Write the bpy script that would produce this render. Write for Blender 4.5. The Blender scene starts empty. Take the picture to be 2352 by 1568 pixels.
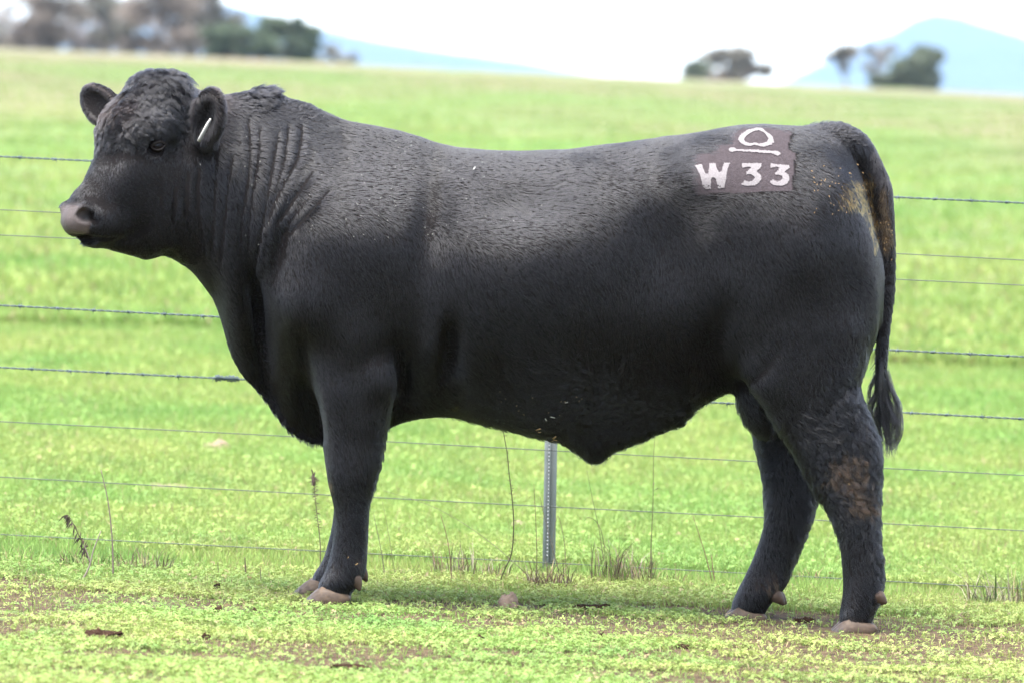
import bpy, math, random
import numpy as np
from mathutils import Vector, Matrix

random.seed(7)
RNG = np.random.default_rng(11)
S = bpy.context.scene

# ------------------------------------------------------------------ camera, sky, sun, exposure
CAM_Y, CAM_Z = -17.0, 1.28
FPX = 200.0 / 36.0 * 2352.0          # focal length in the units photo points were read off (2352 wide)
PITCH = (784.0 - 417.0) / FPX
cam_d = bpy.data.cameras.new('camera'); cam = bpy.data.objects.new('camera', cam_d)
S.collection.objects.link(cam); S.camera = cam
cam.location = (0, CAM_Y, CAM_Z)
cam.rotation_euler = (math.pi / 2 - PITCH, 0, 0)
cam_d.lens = 200; cam_d.sensor_width = 36; cam_d.sensor_fit = 'HORIZONTAL'
cam_d.clip_start = 0.1; cam_d.clip_end = 12000
cam_d.dof.use_dof = True; cam_d.dof.focus_distance = 16.9; cam_d.dof.aperture_fstop = 4.5
cam_d.dof.aperture_blades = 9

W = bpy.data.worlds.new('World'); S.world = W; W.use_nodes = True
nt = W.node_tree; nt.nodes.clear()
sky = nt.nodes.new('ShaderNodeTexSky'); sky.sky_type = 'NISHITA'; sky.sun_disc = False
SUN_EL, SUN_AZ = math.radians(77), math.radians(215)
sky.sun_elevation = SUN_EL; sky.sun_rotation = SUN_AZ
sky.air_density = 1.0; sky.dust_density = 1.0; sky.ozone_density = 0.6; sky.altitude = 200
hsv = nt.nodes.new('ShaderNodeHueSaturation'); hsv.inputs['Saturation'].default_value = 0.5
bg = nt.nodes.new('ShaderNodeBackground'); bg.inputs['Strength'].default_value = 0.075
wo = nt.nodes.new('ShaderNodeOutputWorld')
nt.links.new(sky.outputs[0], hsv.inputs['Color']); nt.links.new(hsv.outputs[0], bg.inputs[0]); nt.links.new(bg.outputs[0], wo.inputs[0])

sun_d = bpy.data.lights.new('sun', 'SUN'); sun = bpy.data.objects.new('sun', sun_d); S.collection.objects.link(sun)
sun_d.energy = 2.0; sun_d.angle = math.radians(45); sun_d.color = (1.0, 0.96, 0.9)
sdir = Vector((math.sin(SUN_AZ) * math.cos(SUN_EL), math.cos(SUN_AZ) * math.cos(SUN_EL), math.sin(SUN_EL)))
sun.rotation_euler = (-sdir).to_track_quat('-Z', 'Y').to_euler()
S.view_settings.view_transform = 'Standard'; S.view_settings.look = 'None'
S.view_settings.exposure = 3.25; S.view_settings.gamma = 1.0

# ------------------------------------------------------------------ helpers
COSP, SINP = math.cos(PITCH), math.sin(PITCH)
def P(u, v, Y):
    """point of the plane y=Y seen at photo point (u, v)"""
    a = (u - 1176.0) / FPX; b = (784.0 - v) / FPX
    t = (Y - CAM_Y) / (COSP + b * SINP)
    return np.array([a * t, Y, CAM_Z + t * (b * COSP - SINP)])
def proj(x, y, z):
    dy = y - CAM_Y; dz = z - CAM_Z
    dep = dy * COSP - dz * SINP; up = dy * SINP + dz * COSP
    return 1176.0 + FPX * x / dep, 784.0 - FPX * up / dep

def ground_z(x, y):
    x = np.asarray(x, float); y = np.asarray(y, float)
    d = y - CAM_Y
    t = np.log1p(np.exp(np.clip((d - 20.5) / 1.6, -30, 30))) * 1.6
    t = np.where(d > 60, d - 20.5, t)
    t = np.minimum(t, 650 + 0 * t)
    f = 0.03110 * t - 2.09e-5 * t * t
    f = f - np.maximum(d - 700, 0) * 0.02
    xe = 80 * np.tanh(x / 80.0)
    und = 0.012 * np.sin(x * 1.9 + y * 0.7) * np.sin(y * 1.3 - x * 0.4)
    return f - 0.0465 * xe + und * np.clip(d / 20, 0, 4)

def vnoise(x, y, seed=0):
    xi = np.floor(x).astype(np.int64); yi = np.floor(y).astype(np.int64)
    fx = x - xi; fy = y - yi; fx = fx * fx * (3 - 2 * fx); fy = fy * fy * (3 - 2 * fy)
    def h(a, b):
        n = (a * 374761393 + b * 668265263 + seed * 974711) & 0x7fffffff
        n = ((n ^ (n >> 13)) * 1274126177) & 0x7fffffff
        return ((n ^ (n >> 16)) & 0xffff) / 65535.0
    return (h(xi, yi) * (1 - fx) + h(xi + 1, yi) * fx) * (1 - fy) + (h(xi, yi + 1) * (1 - fx) + h(xi + 1, yi + 1) * fx) * fy
def fbm(x, y, seed=0, o=3):
    s = 0; a = 0.5; t = 0
    for k in range(o):
        s = s + a * vnoise(x * 2 ** k, y * 2 ** k, seed + k * 17); t += a; a *= 0.5
    return s / t

def tag(o, label=None, cat=None, group=None, kind=None):
    if label: o['label'] = label
    if cat: o['category'] = cat
    if group: o['group'] = group
    if kind: o['kind'] = kind
    return o
def link(o, parent=None):
    S.collection.objects.link(o)
    if parent is not None: o.parent = parent
    return o
def empty(name, loc):
    o = bpy.data.objects.new(name, None); o.location = loc; o.empty_display_size = 0.1
    return link(o)
def np_mesh(name, verts, quads=None, tris=None, mat=None, parent=None, smooth=True, col=None, mats=None, offset=None):
    """one mesh object from numpy arrays, verts are world coordinates; offset = origin of the parent"""
    verts = np.asarray(verts, np.float32)
    if offset is not None: verts = verts - np.asarray(offset, np.float32)
    me = bpy.data.meshes.new(name)
    nq = 0 if quads is None else len(quads); ntr = 0 if tris is None else len(tris)
    me.vertices.add(len(verts)); me.vertices.foreach_set('co', verts.ravel())
    idx = []
    if nq: idx.append(np.asarray(quads, np.int32).ravel())
    if ntr: idx.append(np.asarray(tris, np.int32).ravel())
    idx = np.concatenate(idx)
    me.loops.add(len(idx)); me.loops.foreach_set('vertex_index', idx)
    me.polygons.add(nq + ntr)
    st = np.concatenate([np.arange(nq) * 4, nq * 4 + np.arange(ntr) * 3]).astype(np.int32)
    me.polygons.foreach_set('loop_start', st)
    me.update(calc_edges=True); me.validate()
    if smooth: me.polygons.foreach_set('use_smooth', np.ones(len(me.polygons), bool))
    if col is not None:
        c = np.ones((len(verts), 4), np.float32); col = np.asarray(col); c[:, :col.shape[-1]] = col
        at = me.color_attributes.new('Col', 'FLOAT_COLOR', 'POINT'); at.data.foreach_set('color', c.ravel())
    if mat: me.materials.append(mat)
    return link(bpy.data.objects.new(name, me), parent)

def mat_new(name, color=(0.5, 0.5, 0.5), rough=0.7, spec=0.3, metal=0.0, noise=None, attr=False, bump=None, sub=None, trans=0.0, sheen=0.0):
    m = bpy.data.materials.new(name); m.use_nodes = True
    n = m.node_tree; b = n.nodes['Principled BSDF']
    b.inputs['Roughness'].default_value = rough; b.inputs['Metallic'].default_value = metal
    b.inputs['Specular IOR Level'].default_value = spec
    if sheen: b.inputs['Sheen Weight'].default_value = sheen
    src = None
    if attr:
        a = n.nodes.new('ShaderNodeAttribute'); a.attribute_name = 'Col'; src = a.outputs['Color']
    else:
        r = n.nodes.new('ShaderNodeRGB'); r.outputs[0].default_value = (*color, 1); src = r.outputs[0]
    tc = n.nodes.new('ShaderNodeTexCoord')
    if noise:
        sc, amt, c2 = noise
        t = n.nodes.new('ShaderNodeTexNoise'); t.inputs['Scale'].default_value = sc; t.inputs['Detail'].default_value = 5
        n.links.new(tc.outputs['Object'], t.inputs['Vector'])
        rr = n.nodes.new('ShaderNodeMapRange'); rr.inputs['From Min'].default_value = 0.35; rr.inputs['From Max'].default_value = 0.65
        rr.inputs['To Max'].default_value = amt
        n.links.new(t.outputs[0], rr.inputs[0])
        mx = n.nodes.new('ShaderNodeMix'); mx.data_type = 'RGBA'
        n.links.new(rr.outputs[0], mx.inputs[0]); n.links.new(src, mx.inputs[6]); mx.inputs[7].default_value = (*c2, 1)
        src = mx.outputs[2]
    n.links.new(src, b.inputs['Base Color'])
    if bump:
        sc, st, dist = bump
        t = n.nodes.new('ShaderNodeTexNoise'); t.inputs['Scale'].default_value = sc; t.inputs['Detail'].default_value = 4
        n.links.new(tc.outputs['Object'], t.inputs['Vector'])
        bp = n.nodes.new('ShaderNodeBump'); bp.inputs['Strength'].default_value = st; bp.inputs['Distance'].default_value = dist
        n.links.new(t.outputs[0], bp.inputs['Height']); n.links.new(bp.outputs[0], b.inputs['Normal'])
    if trans:
        tr = n.nodes.new('ShaderNodeBsdfTranslucent'); n.links.new(src, tr.inputs[0])
        ms = n.nodes.new('ShaderNodeMixShader'); ms.inputs[0].default_value = trans
        n.links.new(b.outputs[0], ms.inputs[1]); n.links.new(tr.outputs[0], ms.inputs[2])
        n.links.new(ms.outputs[0], n.nodes['Material Output'].inputs['Surface'])
    return m

def tube(pts, rad, n=8, cap=True):
    """verts, quads, tris of a tapering tube through pts"""
    pts = np.asarray(pts, float); k = len(pts)
    rad = np.broadcast_to(np.asarray(rad, float), (k,))
    tan = np.gradient(pts, axis=0); tan /= np.linalg.norm(tan, axis=1)[:, None] + 1e-9
    ref = np.array([0.0, 1.0, 0.13]); ref /= np.linalg.norm(ref)
    if abs(tan[0] @ ref) > 0.9: ref = np.array([1.0, 0.1, 0.0])
    a = np.cross(tan, ref); a /= np.linalg.norm(a, axis=1)[:, None] + 1e-9
    b = np.cross(tan, a)
    th = np.arange(n) * 2 * np.pi / n
    v = pts[:, None, :] + rad[:, None, None] * (np.cos(th)[None, :, None] * a[:, None, :] + np.sin(th)[None, :, None] * b[:, None, :])
    v = v.reshape(-1, 3)
    i = np.arange(k - 1)[:, None] * n; j = np.arange(n)[None, :]; j2 = (j + 1) % n
    q = np.stack([i + j, i + j2, i + n + j2, i + n + j], -1).reshape(-1, 4)
    t = np.zeros((0, 3), int)
    if cap:
        v = np.vstack([v, pts[0], pts[-1]]); c0 = k * n; c1 = c0 + 1; jj = np.arange(n)
        t = np.vstack([np.stack([np.full(n, c0), (jj + 1) % n, jj], -1), np.stack([np.full(n, c1), (k - 1) * n + jj, (k - 1) * n + (jj + 1) % n], -1)])
    return v, q, t
class Bag:
    def __init__(s): s.v = []; s.q = []; s.t = []; s.c = []; s.n = 0
    def add(s, v, q=None, t=None, c=None):
        v = np.asarray(v, float); s.v.append(v)
        if q is not None and len(q): s.q.append(np.asarray(q) + s.n)
        if t is not None and len(t): s.t.append(np.asarray(t) + s.n)
        if c is not None: s.c.append(np.broadcast_to(np.asarray(c, float), (len(v), 3)))
        s.n += len(v); return s
    def build(s, name, mat, parent=None, offset=None, smooth=True):
        return np_mesh(name, np.vstack(s.v), np.vstack(s.q) if s.q else None, np.vstack(s.t) if s.t else None, mat, parent, smooth,
                       np.vstack(s.c) if s.c else None, offset=offset)
def curve_pts(pts, n):
    """smooth resample of a polyline (Catmull-Rom)"""
    p = np.asarray(pts, float); k = len(p)
    if k == 2: return p[0] + (p[1] - p[0]) * np.linspace(0, 1, n)[:, None]
    e = np.vstack([2 * p[0] - p[1], p, 2 * p[-1] - p[-2]])
    s = np.linspace(0, k - 1 - 1e-6, n); i = s.astype(int); f = (s - i)[:, None]
    a, b, c, d = e[i], e[i + 1], e[i + 2], e[i + 3]
    return 0.5 * (2 * b + (c - a) * f + (2 * a - 5 * b + 4 * c - d) * f ** 2 + (3 * b - a - 3 * c + d) * f ** 3)

# ------------------------------------------------------------------ setting: paddock ground
def build_ground():
    # one sheet, cells widen with distance
    ds = np.concatenate([np.linspace(-6, 12, 10), np.linspace(12.6, 26, 110), 26 * (9000 / 26.0) ** (np.linspace(0, 1, 170) ** 1.0)[1:]])
    ts = np.linspace(-1, 1, 150); ts = np.sign(ts) * (np.abs(ts) ** 1.4)
    D, T = np.meshgrid(ds, ts, indexing='ij')
    X = T * (8 + np.abs(D) * 0.45); Y = D + CAM_Y
    Z = ground_z(X, Y)
    v = np.stack([X, Y, Z], -1).reshape(-1, 3); a, b = D.shape
    i = np.arange(a - 1)[:, None] * b + np.arange(b - 1)[None, :]
    q = np.stack([i, i + 1, i + b + 1, i + b], -1).reshape(-1, 4)
    m = bpy.data.materials.new('paddock'); m.use_nodes = True; n = m.node_tree; bs = n.nodes['Principled BSDF']
    bs.inputs['Roughness'].default_value = 0.95; bs.inputs['Specular IOR Level'].default_value = 0.1
    tc = n.nodes.new('ShaderNodeTexCoord')
    def noise(scale, vec=(1, 1, 1), detail=4):
        mp = n.nodes.new('ShaderNodeMapping'); mp.inputs['Scale'].default_value = vec
        n.links.new(tc.outputs['Object'], mp.inputs[0])
        t = n.nodes.new('ShaderNodeTexNoise'); t.inputs['Scale'].default_value = scale; t.inputs['Detail'].default_value = detail
        n.links.new(mp.outputs[0], t.inputs['Vector']); return t.outputs[0]
    def rng(s, a, b, c=0.0, d=1.0):
        r = n.nodes.new('ShaderNodeMapRange'); r.inputs['From Min'].default_value = a; r.inputs['From Max'].default_value = b
        r.inputs['To Min'].default_value = c; r.inputs['To Max'].default_value = d; n.links.new(s, r.inputs[0]); return r.outputs[0]
    def mix(f, a, b):
        x = n.nodes.new('ShaderNodeMix'); x.data_type = 'RGBA'; n.links.new(f, x.inputs[0])
        for s, k in ((a, 6), (b, 7)):
            if isinstance(s, tuple): x.inputs[k].default_value = (*s, 1)
            else: n.links.new(s, x.inputs[k])
        return x.outputs[2]
    def mul(a, b):
        x = n.nodes.new('ShaderNodeMath'); x.operation = 'MULTIPLY'; n.links.new(a, x.inputs[0]); n.links.new(b, x.inputs[1]); return x.outputs[0]
    grass = mix(rng(noise(0.35), 0.35, 0.65), (0.078, 0.140, 0.036), (0.105, 0.145, 0.048))
    grass = mix(rng(noise(14, detail=6), 0.3, 0.7), grass, (0.066, 0.122, 0.030))
    dry = mix(rng(noise(9), 0.4, 0.6), (0.150, 0.118, 0.085), (0.125, 0.110, 0.068))
    sep = n.nodes.new('ShaderNodeSeparateXYZ'); n.links.new(tc.outputs['Object'], sep.inputs[0])
    far = rng(sep.outputs[1], 15, 110, 0.15, 1.0)
    grass = mix(rng(sep.outputs[1], 60, 200, 0.0, 0.75), grass, (0.098, 0.122, 0.056))
    base = mix(mul(rng(noise(0.12, (1, 0.28, 1)), 0.42, 0.58), far), grass, dry)
    base = mix(mul(rng(noise(0.05, (1, 0.2, 1)), 0.45, 0.6), rng(sep.outputs[1], 90, 260)), base, (0.120, 0.108, 0.070))
    soil = mix(rng(noise(30, detail=8), 0.35, 0.65), (0.024, 0.016, 0.010), (0.082, 0.056, 0.034))
    near = rng(sep.outputs[1], 0.9, 2.2, 1.0, 0.0)
    base = mix(mul(rng(noise(9, (1, 1, 1), 8), 0.25, 0.42), near), base, soil)
    n.links.new(base, bs.inputs['Base Color'])
    bp = n.nodes.new('ShaderNodeBump'); bp.inputs['Strength'].default_value = 0.5; bp.inputs['Distance'].default_value = 0.03
    n.links.new(noise(25, detail=8), bp.inputs['Height']); n.links.new(bp.outputs[0], bs.inputs['Normal'])
    o = np_mesh('ground', v, q, mat=m); tag(o, 'green sloping paddock with pale dry patches further back', kind='structure')
    o['category'] = 'ground'
    return o
build_ground()

def build_hill(name, label, ridge, Y, depth, base_v=420):
    """a ridge standing at distance Y: crest through photo points, flanks falling away in front and behind"""
    us = np.linspace(ridge[0][0], ridge[-1][0], 140)
    vs = np.interp(us, [r[0] for r in ridge], [r[1] for r in ridge])
    vs = vs + (fbm(us / 35.0, us * 0 + 3.3, 5, 4) - 0.5) * 5
    rows = []
    for k in np.linspace(-1, 1, 25):
        pts = np.array([P(u, v, Y) for u, v in zip(us, vs)])
        low = P(1176, base_v, Y)[2]
        h = pts[:, 2] - low
        g = 1 - abs(k) ** 1.3
        z = low + h * g * (1 + 0.12 * (fbm(us / 60.0 + k * 3, us * 0 + k * 4, 9, 3) - 0.5) * (g < 1))
        rows.append(np.stack([pts[:, 0], Y + k * depth + 0 * us, z], -1))
    v = np.vstack(rows); b = len(us)
    i = np.arange(24)[:, None] * b + np.arange(b - 1)[None, :]
    q = np.stack([i, i + 1, i + b + 1, i + b], -1).reshape(-1, 4)
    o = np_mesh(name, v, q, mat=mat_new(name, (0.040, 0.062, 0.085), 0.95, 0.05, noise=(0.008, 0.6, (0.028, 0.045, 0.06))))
    tag(o, label, 'hill', kind='structure')
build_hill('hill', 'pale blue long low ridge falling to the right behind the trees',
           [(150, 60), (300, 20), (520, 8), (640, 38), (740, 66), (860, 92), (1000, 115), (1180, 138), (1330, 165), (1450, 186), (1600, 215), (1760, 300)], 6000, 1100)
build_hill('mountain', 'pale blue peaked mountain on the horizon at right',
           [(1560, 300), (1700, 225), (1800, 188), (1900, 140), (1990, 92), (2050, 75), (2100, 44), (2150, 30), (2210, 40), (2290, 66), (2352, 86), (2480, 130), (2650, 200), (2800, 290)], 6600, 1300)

# ------------------------------------------------------------------ the bull: one implicit body, meshed once
GH = 0.0065
GMIN = np.array([-1.42, -0.62, -0.10]); GMAX = np.array([1.20, 0.56, 1.62])
GN = np.ceil((GMAX - GMIN) / GH).astype(int)
FLD = np.full(GN, 0.3, np.float32)
def box(lo, hi, pad=0.05):
    a = np.clip(((np.asarray(lo) - pad - GMIN) / GH).astype(int), 0, GN - 1)
    b = np.clip(((np.asarray(hi) + pad - GMIN) / GH).astype(int) + 1, 1, GN)
    sl = tuple(slice(i, j) for i, j in zip(a, b))
    ax = [(GMIN[k] + np.arange(a[k], b[k]) * GH).astype(np.float32) for k in range(3)]
    return sl, np.meshgrid(*ax, indexing='ij', sparse=True)
def smin(a, b, k):
    h = np.maximum(k - np.abs(a - b), 0) / k
    return np.minimum(a, b) - h * h * k * 0.25
def put(sl, f, k): FLD[sl] = smin(FLD[sl], f, k)
def cut(sl, f, k): FLD[sl] = -smin(-FLD[sl], f, k)
def norm_f(f, lo=0.25):
    g = np.gradient(f, GH)
    m = np.sqrt(g[0] ** 2 + g[1] ** 2 + g[2] ** 2)
    return (f / np.maximum(m, lo)).astype(np.float32)
def ell(c, r, R=None, k=0.03, op=put):
    """ellipsoid, R rows = its axes"""
    c = np.asarray(c, float); r = np.asarray(r, float); R = np.eye(3) if R is None else np.asarray(R, float)
    ext = np.sqrt(((R * r[:, None]) ** 2).sum(0))
    sl, (x, y, z) = box(c - ext, c + ext)
    d = [x - c[0], y - c[1], z - c[2]]
    L = [R[i, 0] * d[0] + R[i, 1] * d[1] + R[i, 2] * d[2] for i in range(3)]
    k0 = np.sqrt(sum((L[i] / r[i]) ** 2 for i in range(3)))
    k1 = np.sqrt(sum((L[i] / r[i] ** 2) ** 2 for i in range(3)))
    f = (k0 * (k0 - 1) / np.maximum(k1, 1e-6)).astype(np.float32)
    op(sl, f, k)
def cone(a, b, ra, rb, k=0.03, op=put, sy=1.0, axis=None):
    """round cone; axis+sy stretch it sideways along axis"""
    a = np.asarray(a, float); b = np.asarray(b, float); m = max(ra, rb) * max(sy, 1)
    sl, (x, y, z) = box(np.minimum(a, b) - m, np.maximum(a, b) + m)
    d = b - a; L = d @ d
    px = [x - a[0], y - a[1], z - a[2]]
    t = np.clip((px[0] * d[0] + px[1] * d[1] + px[2] * d[2]) / L, 0, 1)
    q = [px[i] - t * d[i] for i in range(3)]
    if axis is not None:
        s = q[0] * axis[0] + q[1] * axis[1] + q[2] * axis[2]
        g = 1 / sy - 1
        q = [q[i] + s * g * axis[i] for i in range(3)]
    f = (np.sqrt(q[0] ** 2 + q[1] ** 2 + q[2] ** 2) - (ra + (rb - ra) * t)).astype(np.float32)
    op(sl, f, k)
def gau(u, v, cu, cv, su, sv, rot=0.0):
    c, s = math.cos(rot), math.sin(rot); a = (u - cu) * c + (v - cv) * s; b = -(u - cu) * s + (v - cv) * c
    return np.exp(-(a / su) ** 2 - (b / sv) ** 2)

# trunk, neck and rump: u, top v, bottom v, half width cm at (low, middle, high), centre y cm
TR = [(385, 300, 560, 12, 15, 11, -15), (420, 262, 600, 13, 16, 12, -14), (460, 240, 645, 13, 17.5, 13, -12), (500, 228, 700, 13, 19, 13, -10),
      (522, 222, 795, 11, 20, 14, -9), (545, 218, 850, 10.5, 21, 14.5, -8), (580, 218, 888, 11, 22.5, 15, -6.5), (605, 219, 918, 11.5, 23.5, 15.5, -5.5), (632, 222, 958, 12, 25, 16, -4.5),
      (662, 228, 994, 12.5, 26, 16, -3.5), (700, 238, 1016, 13, 27.5, 16, -2.5), (740, 256, 1024, 14, 29, 17, -1.5), (790, 276, 1015, 16, 30.5, 18, 0), (850, 287, 1002, 18, 32, 19, 0),
      (900, 297, 978, 20, 32.5, 20, 0), (950, 311, 962, 22, 33.5, 22, 0), (1000, 327, 955, 24, 34.5, 24, 0), (1050, 339, 958, 25, 35.5, 26, 0), (1100, 344, 972, 26, 36.5, 28, 0),
      (1200, 348, 993, 26, 37, 29, 0), (1300, 345, 1010, 24, 36.5, 29, 0), (1385, 334, 1014, 22, 35, 28, 0), (1440, 327, 1000, 21.5, 33.5, 28, 0), (1500, 320, 978, 21, 32, 27, 0), (1600, 305, 935, 20, 30, 27, 0),
      (1650, 296, 908, 19, 30, 27, 0), (1700, 288, 895, 19, 30.5, 27, 0), (1750, 285, 905, 19, 31, 26.5, 0), (1800, 288, 915, 19, 31, 26, 0), (1850, 291, 915, 18, 30.5, 24, 0),
      (1900, 298, 905, 17, 29, 21, 0), (1935, 320, 890, 16, 27.5, 19, 0), (1960, 355, 875, 15.5, 26, 18, 0), (1980, 405, 850, 15, 24, 17, 0), (1995, 452, 825, 14, 21.5, 15.5, 0),
      (2007, 505, 795, 12, 18, 13.5, 0), (2016, 560, 765, 9, 14, 10.5, 0), (2023, 615, 725, 6, 9, 7, 0), (2027, 655, 690, 2, 3, 2, 0)]
def build_trunk():
    T = np.array(TR, float)
    top = np.array([P(r[0], r[1], r[6] / 100) for r in TR]); bot = np.array([P(r[0], r[2], r[6] / 100) for r in TR])
    xs = (top[:, 0] + bot[:, 0]) / 2
    # rounded front on the neck is inside the head
    sl, (x, y, z) = box([xs[0], -0.5, -0.1], [xs[-1], 0.5, 1.62], 0.0)
    def sm(a, it=2):
        for _ in range(it):
            b = a.copy(); b[1:-1] = 0.25 * a[:-2] + 0.5 * a[1:-1] + 0.25 * a[2:]; a = b
        return a
    xx = x.ravel()
    I = lambda a: np.interp(xx, xs, a)
    def Is(a): 
        s = I(a); k = np.ones(7) / 7; p = np.pad(s, 3, 'edge'); return np.convolve(p, k, 'valid')
    zt = Is(top[:, 2])[:, None, None]; zb = Is(bot[:, 2])[:, None, None]; yc = Is(T[:, 6] / 100)[:, None, None]
    wl, wm, wh = [Is(T[:, i] / 100)[:, None, None] for i in (3, 4, 5)]
    zc = (zt + zb) / 2; h = (zt - zb) / 2
    t = (z - zc) / h                                             # -1 .. 1
    # quadratic through (-.7, wl), (0, wm), (.72, wh)
    a_ = ((wh - wm) / 0.72 - (wl - wm) / -0.7) / (0.72 + 0.7); b_ = (wh - wm) / 0.72 - a_ * 0.72
    tt = np.clip(t, -1, 1)
    w = wm + b_ * tt + a_ * tt ** 2
    # width is wanted at that height, so undo the ellipse falloff at the control heights
    p = 2.6
    w = np.maximum(w, 0.015) / (1 - 0.7 ** p) ** (0.5 * tt ** 2 / 0.49 / 1.0 * 0.45)
    u, v = proj(x, -0.27 + 0 * x, z)
    bump = 1.8 * (0.030 * gau(u, v, 800, 520, 150, 170, 0.35)          # shoulder blade
            + 0.026 * gau(u, v, 700, 720, 80, 90)                # point of shoulder
            + 0.030 * gau(u, v, 810, 820, 85, 90)                # arm muscle
            - 0.052 * gau(u, v, 600, 760, 26, 170, -0.18)        # neck to shoulder groove
            - 0.018 * gau(u, v, 645, 590, 30, 140, 0.25)
            - 0.030 * gau(u, v, 930, 900, 60, 70)                # behind elbow
            - 0.020 * gau(u, v, 1040, 810, 22, 70)               # fold behind the elbow
            + 0.016 * gau(u, v, 985, 830, 25, 60)
            - 0.016 * gau(u, v, 985, 520, 40, 190, 0.1)          # behind shoulder blade
            + 0.016 * gau(u, v, 1200, 640, 170, 170)             # ribs
            - 0.020 * gau(u, v, 1190, 470, 110, 52)               # dark swirl hollow
            - 0.020 * gau(u, v, 1540, 560, 90, 130)              # flank hollow
            + 0.020 * gau(u, v, 1590, 400, 70, 50)               # hook bone
            + 0.026 * gau(u, v, 1850, 600, 120, 170)             # thigh
            + 0.020 * gau(u, v, 1720, 740, 70, 110, -0.3)        # stifle
            - 0.016 * gau(u, v, 1940, 760, 40, 120, 0.2)
            - 0.020 * gau(u, v, 1640, 800, 40, 90, 0.3)
            - 0.022 * gau(u, v, 700, 900, 30, 80)
            + 0.012 * gau(u, v, 1930, 430, 60, 60))
    w = np.maximum(w + bump, 0.012)
    rho = (np.abs((y - yc) / w) ** p + np.abs(t) ** p) ** (1 / p)
    f = ((rho - 1) * np.minimum(np.minimum(h, w), 0.3)).astype(np.float32)
    f = norm_f(f, 0.3)
    put(sl, f, 0.004)
build_trunk()

# limbs by height: v, front u, back u, half width cm, centre y cm
def limb(st, Y, k=0.05, du=0):
    st = sorted(st, key=lambda s: -s[0])
    a = np.array([P(s[1] + du, s[0], Y) for s in st]); b = np.array([P(s[2] + du, s[0], Y) for s in st])
    zs = a[:, 2]; cx = (a[:, 0] + b[:, 0]) / 2; hx = (b[:, 0] - a[:, 0]) / 2
    hw = np.array([s[3] for s in st]) / 100; cy = np.array([s[4] for s in st]) / 100
    sl, (x, y, z) = box([min(a[:, 0]), min(cy - hw), zs[0]], [max(b[:, 0]), max(cy + hw), zs[-1]], 0.03)
    zz = z.ravel()
    def I(q):
        s = np.interp(zz, zs, q); kk = np.ones(9) / 9; return np.convolve(np.pad(s, 4, 'edge'), kk, 'valid')[None, None, :]
    CX, HX, HW, CY = I(cx), I(hx), I(hw), I(cy)
    rho = (np.abs((x - CX) / HX) ** 2.3 + np.abs((y - CY) / HW) ** 2.3) ** (1 / 2.3)
    f = (rho - 1) * np.minimum(HX, HW)
    f = norm_f(f.astype(np.float32), 0.3)
    f = np.maximum(f, np.maximum(zs[0] - z, z - zs[-1]).astype(np.float32))
    put(sl, f, k)
YN, YF = -0.20, 0.19
FRONT = [(640, 780, 840, 2, -10), (700, 740, 880, 7, -14.5), (770, 710, 895, 10.5, -17.5), (850, 703, 905, 11, -19), (900, 712, 905, 10.5, -20), (950, 727, 900, 9.5, -20), (985, 738, 888, 8.8, -20), (1020, 742, 882, 8, -20),
         (1055, 746, 876, 8, -20), (1085, 749, 866, 8, -20), (1120, 757, 858, 7.3, -20), (1150, 766, 851, 6.4, -20), (1180, 771, 848, 6, -20), (1220, 769, 846, 5.8, -20),
         (1260, 762, 844, 5.8, -20), (1295, 754, 843, 6.2, -20), (1325, 742, 838, 6.8, -20), (1345, 726, 820, 6.6, -20), (1360, 730, 804, 5.8, -20), (1376, 738, 798, 5.0, -20)]
limb(FRONT, YN, 0.06)
FRONTF = [(s[0] - 20 + (0 if s[0] < 1200 else 0), s[1] - (0 if s[0] < 1150 else (s[0] - 1150) * 0.06), s[2] - (0 if s[0] < 1000 else 14), s[3], 19) for s in FRONT]
limb(FRONTF, YF, 0.06)
HINDN = [(440, 1780, 1940, 3, -8), (520, 1740, 1960, 10, -12), (600, 1700, 1985, 14, -14), (670, 1680, 2003, 15.5, -15.5), (750, 1672, 2008, 16, -16.5), (830, 1690, 1993, 14, -17.5), (880, 1706, 1976, 12, -18.5), (910, 1735, 1978, 11, -19), (950, 1765, 1994, 9.5, -19.5), (1000, 1796, 2015, 8.3, -20),
         (1040, 1822, 2024, 7.8, -20), (1080, 1846, 2024, 7.2, -20), (1120, 1868, 2022, 7, -20), (1160, 1893, 2021, 6.6, -20), (1200, 1913, 2021, 6.3, -20), (1245, 1929, 2022, 6, -20),
         (1300, 1936, 2026, 6, -20), (1340, 1938, 2028, 6.6, -20), (1375, 1936, 2022, 6.8, -20), (1400, 1930, 2012, 6.6, -20), (1420, 1926, 2006, 6.2, -20), (1440, 1934, 2000, 5.2, -20)]
limb(HINDN, YN, 0.06)
HINDF = [(700, 1700, 1960, 14, 14), (830, 1700, 1940, 13, 15), (900, 1712, 1925, 11, 15), (950, 1722, 1915, 9.5, 14), (1000, 1730, 1908, 8.5, 13), (1050, 1742, 1902, 8, 12), (1100, 1755, 1893, 7.4, 11), (1150, 1760, 1876, 7, 10.5),
         (1200, 1757, 1860, 6.4, 10), (1250, 1742, 1840, 6, 10), (1300, 1722, 1821, 6, 10), (1335, 1706, 1812, 6.6, 10), (1362, 1692, 1792, 6.8, 10), (1385, 1682, 1768, 6.6, 10), (1402, 1680, 1758, 6.0, 10), (1420, 1690, 1752, 5.2, 10)]
limb(HINDF, 0.10, 0.05)
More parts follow.
